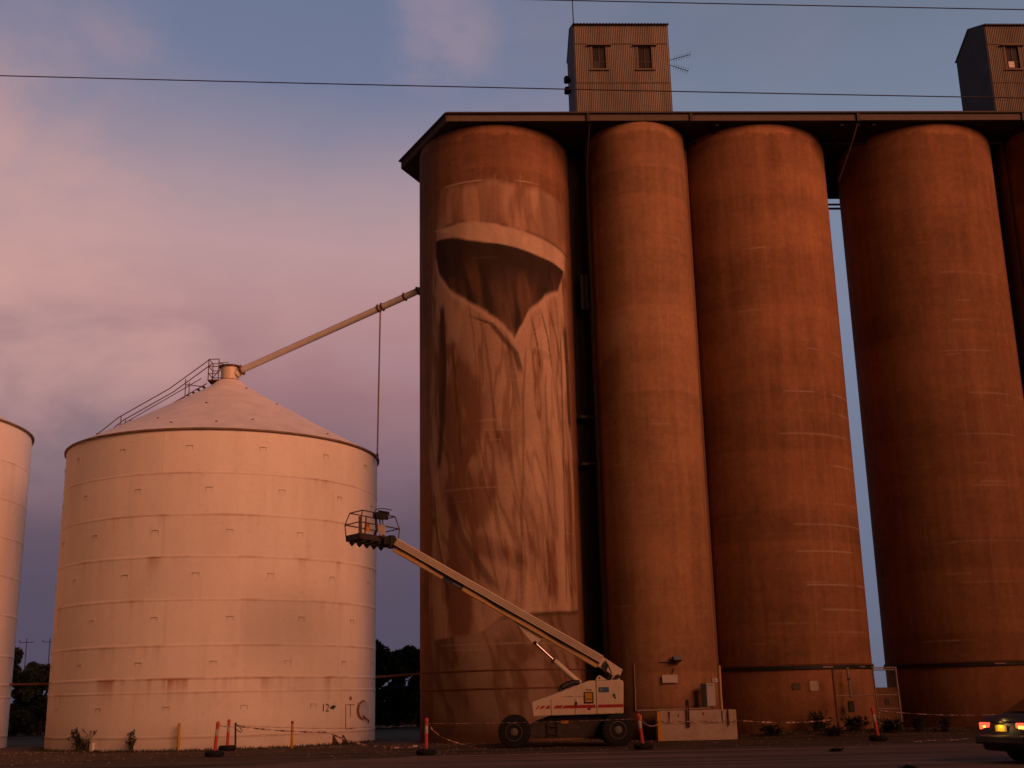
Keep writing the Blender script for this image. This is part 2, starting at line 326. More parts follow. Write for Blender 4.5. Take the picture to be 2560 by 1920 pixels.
# ------------------------------------------------------------------ concrete silos
def concrete(base, seed, lines=(), top=25.19, deep=0.0, patches=None):
    base = np.array(base); rl_ = random.Random(seed); lines = [(k, a, b0, b1, w * .75, al * .8) for k, a, b0, b1, w, al in lines]
    z = 3.4
    while z < 20.5:                               # faint chalky form joints, broken and staggered
        for q in range(rl_.choice((1, 2, 3))):
            a0 = rl_.uniform(-55, 50); ln = rl_.uniform(8, 30); dz = rl_.uniform(.5, 1.3); al = rl_.uniform(.10, .34)
            lines.append(('h', z, a0, a0 + ln, .022, al))
            if rl_.random() < .6: lines.append(('v', a0 + rl_.choice((0, ln)), z - dz, z, .022, al * .9))
        z += rl_.uniform(.7, 1.35)
    def f(T, Z, r):
        s = np.radians(T) * r
        k = 1 + 0.34 * (fbm(s * 2.9, Z * 0.16, seed) - 0.5) + 0.55 * (fbm(s * 0.55, Z * 0.55, seed + 10, 5) - 0.5) + 0.30 * (fbm(s * 6, Z * 6, seed + 15, 3) - 0.5) + 0.26 * (fbm(s * 8, Z * 0.45, seed + 20, 3) - 0.5)
        lift = vnoise(0 * Z + seed, np.floor(Z / 1.22 + 0.15 * (fbm(s * .3, Z * 0 + 2, seed) - .5)) * 3.7 + 0.5, seed + 30)
        k = k + 0.24 * (lift - 0.5) + 0.22 * (fbm(s * .25 + 9, Z * 1.5, seed + 35) - 0.5)
        fz = (Z / 1.22) % 1
        k = k * (1 - 0.07 * np.exp(-((fz - 0.5) / 0.025) ** 2))
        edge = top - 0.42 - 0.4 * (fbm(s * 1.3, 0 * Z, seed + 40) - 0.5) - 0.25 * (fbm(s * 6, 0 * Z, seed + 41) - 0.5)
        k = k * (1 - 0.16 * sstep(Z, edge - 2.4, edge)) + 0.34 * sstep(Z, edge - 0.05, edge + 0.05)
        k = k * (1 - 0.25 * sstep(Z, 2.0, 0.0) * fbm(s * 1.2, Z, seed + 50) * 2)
        C = base[None, None] * k[..., None]
        if patches is not None: C = patches(C, s, T, Z)
        br = fbm(s * 1.5, Z * 1.5, seed + 60)
        for kind, a, b0, b1, w, al in lines:   # pale chalky joint lines: h = level ring piece, v = upright piece
            if kind == 'h': q = np.exp(-((Z - a - 0.03 * (br - .5)) / (w * .8)) ** 2) * sstep(T, b0 - 1, b0 + 1) * sstep(-T, -b1 - 1, -b1 + 1)
            else: q = np.exp(-((T - a - 0.8 * (br - .5)) * math.pi / 180 * r / w) ** 2) * sstep(Z, b0 - .1, b0 + .1) * sstep(-Z, -b1 - .1, -b1 + .1)
            q = (q * al * (1.35 if kind == 'h' else .6) * sstep(fbm(s * .9 + a, Z * .9, seed + 61, 2), .30, .60))[..., None]
            C = C * (1 - q) + np.array([.40, .31, .23]) * q
        return np.clip(C, 0.004, 0.9)
    return f
def mural(C, s, T, Z):
    """abstract painted drapery in cream and brown: a plain stand-in for the large painted wall"""
    x = T / 60.0
    pale = np.array([.47, .325, .222]); mid = np.array([.165, .081, .045]); dark = np.array([.040, .021, .014])
    n1 = fbm(x * 1.4 + 3, Z * 0.20, 201); n2 = fbm(x * 3.1, Z * 0.45, 202); n3 = fbm(x * 9, Z * 1.1, 203)
    def lay(C, m, col): m = np.clip(m, 0, 1)[..., None]; return C * (1 - m) + col * m
    le = -0.93 + 0.05 * np.sin(Z * .9) + 0.16 * sstep(Z, 15.5, 21); topz = 22.45 - .25 * x + .5 * (n2 - .5) - .10 * np.abs(np.sin(x * 11))
    cover = sstep(x, le - .03, le + .04) * sstep(-x, -1.12, -1.06) * sstep(-Z, -topz - .25, -topz + .25)
    wx = x + 0.22 * (n1 - .5) + 0.022 * (Z - 10)
    # long hanging folds: lit flank, soft turn, sharp shaded edge
    fold = np.zeros_like(x)
    for c, w, a in ((-.86, .10, .55), (-.58, .17, .30), (-.22, .20, .48), (.12, .19, .62), (.44, .17, .80), (.72, .15, .92), (.98, .13, .70)):
        d = (wx - c) / w; fold = np.maximum(fold, a * sstep(-d, -1.05, -.75) * (0.35 + .65 * sstep(d, -1.3, .5)))
    rid = np.abs(fbm(wx * 8 + .25 * np.sin(Z * .7), Z * .30, 231, 3) - .5) * 2
    tone = 0.18 + 0.80 * fold + 0.34 * (n2 - .5) + .20 * (n3 - .5) - .38 * sstep(-rid, -.16, -.02) + .22 * sstep(fbm(wx * 5, Z * .4, 233, 3), .52, .60)
    # large slanting shaded hollows
    for cx, cz, rx, rz, sl, a in ((-.42, 12.6, .30, 2.6, .05, .55), (-.30, 9.2, .36, 1.5, -.10, .45), (-.50, 5.6, .22, 2.6, .10, .55), (-.02, 7.1, .34, .7, -.22, .45), (.10, 11.3, .18, .9, .08, .25), (-.70, 15.0, .07, 2.4, .01, .75), (.62, 6.4, .10, 1.2, .0, .35), (.98, 9.5, .05, 4.0, .0, .5)):
        zz = Z - cz - (x - cx) / .3 * sl * 6 * rx; q = ((x - cx + 0.10 * (n1 - .5)) / rx) ** 2 + (zz / rz) ** 2 + 1.3 * (n2 - .5)
        tone = tone - a * sstep(-q, -1.15, -.35)
    cloth = mid * (1 - np.clip(tone, 0, 1)[..., None]) + pale * np.clip(tone, 0, 1)[..., None]
    for c, z0, z1, sl, a in ((.28, 5, 15.6, .012, .5), (.60, 5, 14.8, .006, .45), (.05, 10.0, 16.4, -.03, .5), (-.42, 10.4, 16.0, -.02, .6), (.86, 5, 16.5, .004, .65), (-.78, 12, 17.6, .012, .75), (-.30, 5.2, 8.6, -.06, .5), (.42, 12.5, 16.8, -.05, .55)):
        q = np.exp(-((x - c - sl * (Z - 10) - .05 * (n2 - .5)) / .014) ** 2) * sstep(Z, z0, z0 + .8) * sstep(-Z, -z1, -z1 + .8)
        cloth = lay(cloth, q * a, dark)
    C = lay(C, .93 * cover, cloth)
    # duller cloth below a ragged lower edge, with its own folds
    hem = 4.62 + .30 * x - .5 * sstep(-x, -.05, .25) + .15 * (n2 - .5)
    low = sstep(-Z, -hem, -hem + .08)
    f2 = fbm(wx * 3.4 + .25 * Z, Z * .55, 223, 4)
    t2 = .10 + 1.5 * (f2 - .42) + .55 * sstep(np.abs(fbm(wx * 5 + .30 * Z, Z * .45, 225, 3) - .5) * 2, .0, .25) - .30
    t2 = np.clip(t2 * sstep(Z, .2, 1.2) + .05, 0, .8)[..., None]
    C = lay(C, low * .92 * cover, (mid * .70) * (1 - t2) + pale * .62 * t2)
    C = lay(C, np.exp(-((Z - hem + .1) / .09) ** 2) * sstep(x, -.1, .1) * cover * .7, dark * 1.5)
    # hazy brown swell over the cloth
    sw = 20.25 - .70 * x + .10 * (n2 - .5)
    up = sstep(Z, sw + .1, sw + .3) * cover
    sl = fbm(wx * 6.5, Z * .22, 282)
    C = lay(C, up * .75, mid * (.55 + 1.2 * sl[..., None]) + pale * (.22 * sstep(sl, .48, .62) + .04)[..., None])
    # one deep shaded hollow, ragged, tapering down into the folds, with long dark gashes beside it
    rag = .30 * (fbm(x * 6, Z * .6, 264) - .5) + .16 * (n3 - .5)
    top = sw - .42 + .05 * np.sin(x * 9); bot = np.interp(x, (-.80, -.74, -.55, -.30, .02, .22, .40, .62, .86, .97, 1.03), (19.6, 18.8, 17.9, 17.3, 16.6, 15.7, 16.9, 17.6, 18.1, 18.8, 19.4)) + rag
    m = sstep(-Z, -top - .06, -top + .06) * sstep(Z, bot - .10, bot + .16) * sstep(x, -.83, -.78) * sstep(-x, -1.05, -1.01)
    streak = np.clip(fbm(wx * 9, Z * .5, 263) - .44, 0, 1) * sstep(Z, 19.2, 17.0) * 6
    C = lay(C, m * .97, dark * (.55 + streak[..., None]))
    fo = sstep(fbm(wx * 5.5 + .12 * Z, Z * .35 + 4, 266, 3), .47, .60) * sstep(-Z, -19.6 + .5 * x, -18.0 + .5 * x)
    C = lay(C, m * fo * .42, mid * (.70 + .6 * n3[..., None]))
    rim = np.exp(-((Z - bot + .12) / .12) ** 2) * sstep(x, -.8, -.7) * sstep(-x, -.9, -.8)
    C = lay(C, rim * .65, pale)
    for xs_, zs_, w, a in (((-.70, -.66, -.70, -.78), (17.6, 15.0, 12.5, 10.3), .045, .85), ((-.42, -.05, .22, .30), (16.9, 16.3, 15.1, 14.0), .040, .80), ((.42, .50, .55), (16.8, 15.6, 14.2), .012, .7), ((.55, .66, .72), (17.2, 15.9, 14.4), .012, .7), ((.68, .80, .86), (17.3, 16.0, 14.9), .012, .65),
                           ((.98, 1.02, 1.03), (16.8, 14.5, 12.0), .05, .8), ((-.62, -.46, -.20, -.02), (9.6, 7.9, 6.4, 5.4), .055, .6), ((-.86, -.80, -.60), (9.8, 8.0, 5.2), .02, .6), ((-.30, -.12, .12), (14.3, 13.95, 14.25), .03, .0)):
        o_ = np.argsort(zs_); xc = np.interp(Z, np.array(zs_)[o_], np.array(xs_)[o_]) + .03 * (n2 - .5)
        on = sstep(Z, min(zs_), min(zs_) + .6) * sstep(-Z, -max(zs_), -max(zs_) + .5)
        C = lay(C, sstep(-np.abs(x - xc), -w * 1.25, -w * .5) * on * a, dark * 1.25)
    # pale turned-over strip along the top of the hollow
    q = sstep(-np.abs(Z - sw), -.44 * sstep(x, -.95, -.2) - .03, -.44 * sstep(x, -.95, -.2) + .05) * sstep(x, -.86, -.78) * sstep(-x, -1.08, -1.0)
    C = lay(C, q * .92, pale * (.70 + .50 * n3[..., None]))
    C = lay(C, np.exp(-((Z - sw - .42 * sstep(x, -.95, -.2)) / .07) ** 2) * sstep(x, -.8, -.6) * sstep(n2, .35, .55) * .7, dark * 1.6)
    return C
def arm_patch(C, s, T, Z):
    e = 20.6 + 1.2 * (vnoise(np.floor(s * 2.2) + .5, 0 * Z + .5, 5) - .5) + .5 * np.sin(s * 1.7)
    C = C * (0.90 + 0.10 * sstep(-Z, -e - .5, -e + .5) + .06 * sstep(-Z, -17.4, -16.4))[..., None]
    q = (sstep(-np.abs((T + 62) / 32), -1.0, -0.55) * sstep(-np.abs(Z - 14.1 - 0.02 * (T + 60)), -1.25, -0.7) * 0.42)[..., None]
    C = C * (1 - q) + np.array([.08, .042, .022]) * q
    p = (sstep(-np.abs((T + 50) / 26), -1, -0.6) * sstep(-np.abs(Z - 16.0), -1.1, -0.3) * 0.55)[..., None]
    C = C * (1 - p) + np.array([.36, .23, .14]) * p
    return C
L1 = [('h', 22.65, -38, 35, .03, .8), ('v', 10, 22.45, 22.95, .03, .7), ('v', 20, 22.4, 23.0, .03, .7), ('v', 33, 22.0, 23.0, .035, .8), ('v', 1, 22.5, 22.9, .03, .5), ('h', 9.6, -40, 20, .03, .35), ('h', 3.6, -45, 40, .03, .35), ('v', -22, 1.2, 3.6, .03, .4), ('v', 28, 0.8, 3.5, .03, .45),
      ('h', 11.9, -30, 15, .03, .3), ('v', 18, 8.2, 11.8, .03, .25), ('h', 7.9, -10, 60, .03, .25)]
L3 = [('h', 13.35, 0, 80, .03, .55), ('h', 11.6, -5, 80, .03, .5), ('h', 10.35, 12, 85, .035, .6), ('h', 8.8, 32, 85, .03, .5), ('h', 7.95, 0, 78, .03, .55), ('h', 6.9, 0, 48, .035, .7), ('h', 5.6, 5, 85, .035, .75), ('h', 4.65, 8, 85, .035, .7), ('h', 3.8, 5, 52, .035, .65),
      ('v', 10, 2.2, 14.6, .045, .33), ('v', 26, 3.7, 7.9, .04, .45), ('v', 40, 3.8, 7.4, .04, .4), ('v', 18, 3.0, 12.0, .045, .25), ('v', 48, 8, 15.5, .04, .3), ('v', 32, 6.5, 15.8, .04, .22), ('v', 58, 5.5, 13.0, .04, .25), ('h', 15.2, 20, 60, .03, .35), ('v', 2, 8, 16, .05, .15)]
L4 = [(k, a, b, c, w, al * .85) for k, a, b, c, w, al in [('h', 18.4, -10, 40, .03, .35), ('h', 16.3, -5, 50, .03, .45), ('h', 15.0, -15, 20, .03, .4), ('h', 13.2, 0, 60, .03, .4), ('h', 11.5, -12, 40, .03, .4), ('h', 9.4, -5, 60, .03, .4), ('h', 7.2, -25, 30, .03, .35), ('h', 5.6, -20, 45, .03, .3), ('h', 4.6, -20, 0, .03, .4),
      ('v', -5, 11, 18, .045, .3), ('v', 8, 9.4, 16.3, .04, .3), ('v', 22, 7.2, 15.0, .04, .3), ('v', -14, 4.6, 11.5, .045, .25), ('v', 30, 11, 17, .04, .25), ('v', 2, 4.6, 7.2, .04, .3)]]
LT = [('h', 10.5, -60, 20, .03, .3), ('h', 8.5, -75, -10, .03, .45), ('h', 6.6, -70, -20, .03, .3), ('h', 4.95, -72, -30, .03, .45), ('v', -32, 4.95, 6.6, .03, .35), ('v', 5, 13, 17, .06, .18), ('v', 16, 12.5, 17.4, .07, .2), ('v', 25, 11, 16.5, .07, .2), ('v', -8, 12, 15.5, .06, .12)]
SILO_R = 3.343
def concrete_silo(u, label, paint, ring=True):
    c = RW(u, 0)
    t = thing('concrete_silo', c, label, 'silo', 'tall concrete grain silos in the row')
    r = SILO_R
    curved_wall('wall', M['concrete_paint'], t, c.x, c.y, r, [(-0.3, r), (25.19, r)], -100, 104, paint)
    MB().lathe([(r - 0.01, 25.0), (r - 0.02, 25.185)], (c.x, c.y, 0), 64).build('top_cap', M['slab'], t)
    if ring:
        MB().lathe([(r + .002, 2.62), (r + .05, 2.62), (r + .055, 2.56), (r + .002, 2.56)], (c.x, c.y, 0), 96).build('drip_ledge', M['rust'], t, smooth=40)
        MB().lathe([(r + .002, 2.555), (r + .07, 2.55), (r + .075, 2.43), (r + .002, 2.42)], (c.x, c.y, 0), 96).build('lip_shadow_ring', M['black'], t, smooth=40)  # black ring standing in for the shadow gap under the drip lip
        for a in ((14, 44, 62) if u < 15 else (-2, 30)):
            q = R(a); p = Vector((c.x + (r + .085) * math.sin(q), c.y - (r + .085) * math.cos(q), 2.49))
            MB().box(p, (.42, .02, .045), Matrix.Rotation(q, 3, 'Z')).build('ring_tag', M['gal'], t)
    return t
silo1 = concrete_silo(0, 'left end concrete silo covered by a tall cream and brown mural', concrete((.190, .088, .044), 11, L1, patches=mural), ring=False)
c = RW(0, 0); r = SILO_R
for z in (2.62, 1.95):
    MB().lathe([(r + .002, z + .03), (r + .03, z + .02), (r + .03, z - .02), (r + .002, z - .03)], (c.x, c.y, 0), 96).build('drip_ledge', M['rust'], silo1, smooth=40)
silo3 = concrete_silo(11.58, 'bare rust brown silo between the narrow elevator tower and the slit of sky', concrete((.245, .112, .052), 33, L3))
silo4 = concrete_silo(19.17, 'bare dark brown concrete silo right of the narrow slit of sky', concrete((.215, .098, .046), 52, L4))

def elevator_tower(u, label, base, seed, lines, patches=None):
    v0, rt_ = -1.5, 2.08; c = RW(u, v0)
    t = thing('elevator_tower', c, label, 'tower', 'narrow elevator towers of the silo row')
    curved_wall('rounded_front', M['concrete_paint'], t, c.x, c.y, rt_, [(-0.3, rt_), (25.19, rt_)], -90 + 2.36, 90 + 2.36, concrete(base, seed, lines, patches=patches), dth=1.0, closed=False)
    b = MB(); w = rt_ + 0.14
    b.prism([RW(u - w, v0 + .0, -.3), RW(u - w, 3.0, -.3), RW(u + w, 3.0, -.3), RW(u + w, v0, -.3)], (0, 0, 25.48)); 
    b.build('rear_shaft', mat('tower shaft concrete', tuple(base), 0.9, var=0.2, scale=1.0, bump=0.3, fine=8, stretch=(1, 1, .15)), t)
    return t
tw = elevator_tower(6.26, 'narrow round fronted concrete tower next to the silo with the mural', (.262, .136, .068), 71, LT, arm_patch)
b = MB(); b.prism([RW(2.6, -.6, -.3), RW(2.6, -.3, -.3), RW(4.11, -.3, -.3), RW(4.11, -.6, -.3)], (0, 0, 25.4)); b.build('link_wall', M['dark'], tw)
for z0, z1 in ((17.6, 19.2),):
    MB().box(RW(3.8, -1.0, (z0 + z1) / 2), (.36, .3, z1 - z0), RROT).build('inspection_hatch', M['black'], tw)
for z in (12.9, 10.9):
    MB().box(RW(3.72, -.7, z), (.66, .9, .10), RROT).build('landing', M['chassis'], tw)
tw2 = elevator_tower(24.95, 'second elevator tower just entering the frame beyond the right hand silo', (.22, .11, .055), 90, [])
# down pipe at the tower's left shoulder
MB().tube([RW(4.0, -3.50, 25.25), RW(4.0, -2.2, 24.3), RW(4.0, -1.75, 23.5), RW(4.0, -1.75, 3)], .05).build('down_pipe', M['dark'], tw, smooth=50)

# ------------------------------------------------------------------ roof slab over the silos
sl = thing('gallery_roof', RW(10, 0, 25.2), 'long flat concrete roof lying across the tops of the silos', 'roof')
out = [(-2.0, -3.56), (-4.15, 1.0), (-2.3, 4.75), (31, 4.75), (31, -3.56)]
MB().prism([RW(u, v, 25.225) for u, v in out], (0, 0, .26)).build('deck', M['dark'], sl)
def fascia(p, q, z0, z1, th, name='fascia', m='slab'):
    a, b_ = RW(*p, (z0 + z1) / 2), RW(*q, (z0 + z1) / 2)
    return MB().beam(a, b_, th, z1 - z0).build(name, M[m], sl)
js = [-2.0, 3.95, 8.35, 15.55, 22.75, 31]
for i in range(5):
    d = 0.02 * (i % 2)
    fascia((js[i] + (.02 if i else 0), -3.58 - d), (js[i + 1] - .06, -3.58 - d), 25.2, 25.5, .09)
    MB().box(RW(js[i + 1] - .02, -3.62, 25.34), (.12, .20, .40), RROT).build('joint_cover', M['black'], sl)
fascia((-2.04, -3.60), (-4.19, 1.0), 25.2, 25.5, .09)
fascia((-4.19, 1.02), (-2.3, 4.8), 25.2, 25.5, .09)
fascia((-2.08, -3.63), (31, -3.63), 25.505, 25.57, .24, 'roof_edge', 'chassis')
fascia((-2.02, -3.66), (-4.24, 1.0), 25.507, 25.572, .24, 'roof_edge', 'chassis')
for u in (9.5, 14.9, 15.6, 16.3):
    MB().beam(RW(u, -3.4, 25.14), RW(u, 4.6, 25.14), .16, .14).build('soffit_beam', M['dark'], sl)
MB().beam(RW(8.4, -1.9, 24.98), RW(22.6, -1.9, 24.98), .06, .12).build('tie_rod', M['dark'], sl)
MB().tube([RW(15.55, -3.5, 25.2), RW(15.5, -2.9, 24.7), RW(15.35, -1.0, 23.6)], .04, 8).build('down_pipe', M['frame'], sl)
rl = thing('maintenance_walkway', RW(17, 5.1, 24.75), 'small pale walkway with a rail high in the slit between two silos', 'walkway')
for z, h in ((25.06, .09), (24.84, .10)):
    MB().beam(RW(15.9, 5.05, z), RW(18.3, 5.05, z), .06, h).build('rail', M['sign'], rl)
for u in (16.0, 18.2): MB().tube([RW(u, 5.1, 24.75), RW(u, 5.1, 25.22)], .03, 6).build('post', M['gal'], rl)

# ------------------------------------------------------------------ corrugated head houses
def headhouse(u0, label, white_pane):
    w, v0, v1, z0, ze, zr = 4.2, -2.25, .90, 25.49, 30.62, 31.35
    t = thing('head_house', RW(u0 + w / 2, v0, z0), label, 'head house', 'corrugated iron head houses on the silo roof')
    b = MB(); n = 400; vs = []; fs = []
    wins = [(u0 + .79, u0 + 1.37), (u0 + 2.83, u0 + 3.41)]; wz = (28.42, 29.52)
    # front sheet: corrugated, cut round the two windows
    us = [u0 + w * i / n for i in range(n + 1)]
    lev = [z0, wz[0], wz[1], ze]
    for u in us:
        k = (u - u0) / .0805 * 2 * math.pi
        for z in lev: vs.append(RW(u, v0 + .016 * math.cos(k), z))
    for i in range(n):
        um = (us[i] + us[i + 1]) / 2
        for j in range(3):
            if j == 1 and any(a < um < c_ for a, c_ in wins): continue
            fs.append((i * 4 + j, i * 4 + 4 + j, i * 4 + 5 + j, i * 4 + 1 + j))
    b.add(vs, fs); b.build('front_sheet', M['corr'], t)
    b = MB(); b.box(RW(u0 + w / 2, v0 - .03, 29.68), (w - .1, .012, .04), RROT); b.box(RW(u0 + w / 2, v0 - .03, 27.75), (w - .1, .012, .03), RROT); b.build('sheet_lap', M['frame'], t)
    vm = (v0 + v1) / 2
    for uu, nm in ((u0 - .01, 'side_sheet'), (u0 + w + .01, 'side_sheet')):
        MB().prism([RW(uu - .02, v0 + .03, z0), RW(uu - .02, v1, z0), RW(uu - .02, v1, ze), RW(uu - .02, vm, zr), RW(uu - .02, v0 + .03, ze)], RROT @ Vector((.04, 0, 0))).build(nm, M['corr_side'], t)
    MB().box(RW(u0 + w / 2, v1, (z0 + ze) / 2), (w, .04, ze - z0), RROT).build('rear_sheet', M['corr'], t)
    b = MB(); n2 = 60; vs = []
    for i in range(n2 + 1):
        u = u0 - .06 + (w + .12) * i / n2; k = .018 * (1 if i % 2 else -1)
        for v, z in ((v0 - .12, ze - .03), (vm, zr), (v1 + .12, ze - .03), (v1 + .12, ze + .02), (vm, zr + .06), (v0 - .12, ze + .02)): vs.append(RW(u, v, z + k))
    fs = []
    for i in range(n2):
        for j in range(6): fs.append((i * 6 + j, i * 6 + (j + 1) % 6, i * 6 + 6 + (j + 1) % 6, i * 6 + 6 + j))
    fs += [tuple(range(6)), tuple(n2 * 6 + j for j in range(6))]
    b.add(vs, fs); b.build('roof', M['black'], t)
    for k, (a, c_) in enumerate(wins):
        uc, zc, ww, hh = (a + c_) / 2, sum(wz) / 2, c_ - a, wz[1] - wz[0]
        b = MB()
        for du in (-1, 1): b.box(RW(uc + du * (ww / 2 + .045), v0 + .02, zc), (.09, .10, hh + .12), RROT)
        b.box(RW(uc, v0 + .0, wz[0] - .04), (ww + .28, .16, .07), RROT)
        f = b.build('window', M['frame'], t)
        MB().box(RW(uc, v0 - .04, wz[1] + .05), (ww + .50, .20, .05), RROT).build('hood', M['frame'], f)
        MB().box(RW(uc, v0 + .06, zc), (ww, .02, hh), RROT).build('pane', M['window'], f)
        b = MB(); b.box(RW(uc, v0 + .035, zc - .18), (ww, .03, .045), RROT); b.box(RW(uc, v0 + .035, zc), (.045, .029, hh), RROT); b.build('glazing_bar', M['chassis'], f)
        if white_pane and k == 0: MB().box(RW(uc - .08, v0 + .02, wz[0] + .24), (.26, .01, .30), RROT).build('board', M['sign'], f)
        if not white_pane and k == 0: MB().box(RW(uc - .12, v0 + .02, wz[0] + .2), (.28, .01, .36), RROT).build('broken_opening', M['black'], f)
    return t
hh1 = headhouse(3.62, 'tall corrugated iron shed with two windows on the roof beside a whip aerial', False)
hh2 = headhouse(22.3, 'corrugated iron shed at the top right corner with a white board in its window', True)
for z in (28.9, 28.35):     # hooded vents on the left side
    b = MB(); b.lathe([(.13, 0), (.13, .22), (.10, .30), (.0, .33)], RW(3.42, -.2, z), 14); b.box(RW(3.52, -.2, z + .1), (.22, .14, .08), RROT)
    b.build('vent_cowl', M['black'], hh1, smooth=40)
wa = tag(MB().tube([RW(3.64, -2.0, 30.6), RW(3.62, -2.0, 33.9)], .028, 8, .012).build('whip_aerial', M['black'], org=RW(3.64, -2.0, 30.6)), 'thin whip aerial standing on the corner of the corrugated shed', 'aerial')
def yagi(p, q, label):
    b = MB(); p, q = Vector(p), Vector(q); b.tube([p, q], .015, 8); d = q - p
    for i in range(7):
        c = p + d * (.28 + .115 * i); b.tube([c + Vector((0, -.26, 0)), c + Vector((0, .26, 0))], .007, 6)
        b.tube([c + Vector((0, 0, -.03)), c + Vector((0, 0, .03))], .007, 6)
    tag(b.build('antenna', M['black'], org=p), label, 'antenna', 'antennas on the side of the head house')
yagi(RW(7.84, -1.9, 29.05), RW(8.86, -1.9, 29.35), 'thin antenna pointing up and right from the corrugated shed')
yagi(RW(7.84, -1.9, 28.85), RW(8.72, -1.9, 28.52), 'thin antenna pointing down and right from the corrugated shed')

# ------------------------------------------------------------------ white steel grain bins
def bin_paint(seed, hoops, h):
    def f(T, Z, r):
        s = np.radians(T) * r
        k = 1 + 0.10 * (fbm(s * 0.7, Z * 0.5, seed) - 0.5) + 0.10 * (fbm(s * 3.0, Z * 0.25, seed + 5) - 0.5)
        lev = np.searchsorted(np.array(hoops), Z); pan = np.floor((T + lev * 37.3) / 24.2)
        k = k + 0.05 * (vnoise(pan * 3.3 + .5, lev * 5.7 + .5, seed + 9) - 0.5) * 2
        C = np.array([.765, .695, .60])[None, None] * k[..., None]
        e = ((T + lev * 37.3) / 24.2) % 1
        C = C * (1 - 0.10 * np.exp(-((e - .02) / .006) ** 2))[..., None]
        rust = np.array([.36, .15, .06])
        for i, hz in enumerate(hoops):
            strong = {2.54: 1.0, 5.43: .5, 7.04: .6, 3.74: .45, 8.64: .4}.get(hz, .25)
            spot = np.clip(fbm(s * 1.1, 0 * Z + i, seed + 20 + i) - 0.45, 0, 1) * 3
            line = np.exp(-((Z - hz) / .035) ** 2) * (0.25 + spot) * (0.22 + .6 * strong)
            drip = np.exp(-(np.clip(hz - Z, 0, 9) / (0.22 + .35 * fbm(s * 6, 0 * Z, seed + 40 + i)))) * (Z < hz) * sstep(fbm(s * 4.5, 0 * Z + i * 3, seed + 60 + i), .50, .72) * spot * strong * 0.9
            q = np.clip(line + drip, 0, .85)[..., None]
            C = C * (1 - q) + rust * q
        low = (sstep(Z, 1.3, 0.0) * (0.15 + .5 * fbm(s * 1.5, Z * 1.5, seed + 80)) * 0.7)[..., None]
        C = C * (1 - low) + np.array([.30, .22, .16]) * low
        sp = (sstep(fbm(s * 7, Z * 7, seed + 90), .74, .80) * .15)[..., None]
        C = C * (1 - sp) + rust * sp
        return np.clip(C, 0.01, .85)
    return f
BR = 6.65
def grain_bin(cx, cy, h, label, seed, front=True):
    t = thing('grain_bin', (cx, cy, 0), label, 'grain bin', 'white steel grain bins with conical roofs')
    hoops = [.46, 2.05, 2.54, 3.74, 5.43, 7.04, 8.64, 10.26]
    if h > 12.5: hoops.append(11.88)
    prof = [(-.3, BR)]
    for hz in hoops: prof += [(hz - .05, BR), (hz - .03, BR + .012), (hz + .03, BR + .012), (hz + .05, BR)]
    prof.append((h, BR))
    curved_wall('wall', M['bin_paint'], t, cx, cy, BR, prof, -105, 105, bin_paint(seed, hoops, h), dth=0.5, dz=.06)
    MB().lathe([(BR - .01, h - .03), (BR + .09, h - .045), (BR + .10, h + .02), (BR - .01, h + .03)], (cx, cy, 0), 120).build('eave_rim', mat('rusty eave', (.27, .165, .10), .8, var=.4, scale=2), t, smooth=40)
    n = 40; pr = [(BR + .06, h + .025), (4.8, h + 1.06), (2.6, h + 2.32), (.95, h + 3.30), (.52, h + 3.66)]
    rf = MB(); rf.lathe(pr, (cx, cy, 0), 80); rf = rf.build('roof', M['roof'], t, smooth=30)
    if front:
        rs = random.Random(seed); bolt = None
        for j in range(14):
            a = rs.uniform(math.pi, 2 * math.pi); q = rs.uniform(1.2, 6.2); z = np.interp(q, [p[0] for p in pr][::-1], [p[1] for p in pr][::-1])
            if bolt is None: bolt = MB().lathe([(.05, 0), (.05, .025), (.0, .045)], (0, 0, 0), 8).build('roof_bolt', M['rust'], rf, org=(0, 0, 0)); bo = bolt
            else: bo = bolt.copy(); COL.objects.link(bo)
            bo.location = (q * math.cos(a), q * math.sin(a), z)
    b = MB(); b.lathe([(.40, 0), (.40, .70), (.38, .72)], (cx, cy, h + 3.60), 28); nk = b.build('filler_neck', M['cream'], t, smooth=40)
    MB().lathe([(.41, 0), (.52, .01), (.52, .05), (.41, .06)], (cx, cy, h + 4.30), 28).build('neck_flange', M['rust'], nk, smooth=40); MB().lathe([(.41, 0), (.47, .01), (.47, .04), (.41, .05)], (cx, cy, h + 3.66), 28).build('neck_flange', M['rust'], nk, smooth=40)
    return t
BX, BY = -12.74, 51.73
binA = grain_bin(BX, BY, 12.0, 'large round white steel bin with a pointed roof and a pipe from its top', 301)
binB = grain_bin(BX - 15.64 * CA, BY - 15.64 * SA, 13.55, 'taller white steel bin cut off by the left edge of the picture', 351, False)
# lifting lugs of the near bin
proto = None
for row, (z, off) in enumerate([(11.24, 1.7), (9.6, 8.75), (7.97, 15.85), (6.33, 5.66), (4.7, 17.1), (3.06, 12.5), (1.45, 22.6)]):
    for k in range(-5, 5):
        a = off + 24.2 * k
        if not -88 < a < 88: continue
        if proto is None:
            b = MB(); b.box((0, -.012, .09), (.27, .03, .026)); b.box((-.125, -.006, 0), (.016, .012, .15)); b.box((.125, -.006, 0), (.016, .012, .15))
            proto = b.build('lifting_lug', mat('stained lug', (.70, .61, .53), .7, var=.2), binA, org=(0, 0, 0)); lug = proto
        else: lug = proto.copy(); COL.objects.link(lug)
        q = R(a); lug.location = ((BR + .004) * math.sin(q), -(BR + .004) * math.cos(q), z); lug.rotation_euler = (0, 0, q)
def on_bin(a, z, d=.02): q = R(a); return Vector((BX + (BR + d) * math.sin(q), BY - (BR + d) * math.cos(q), z))
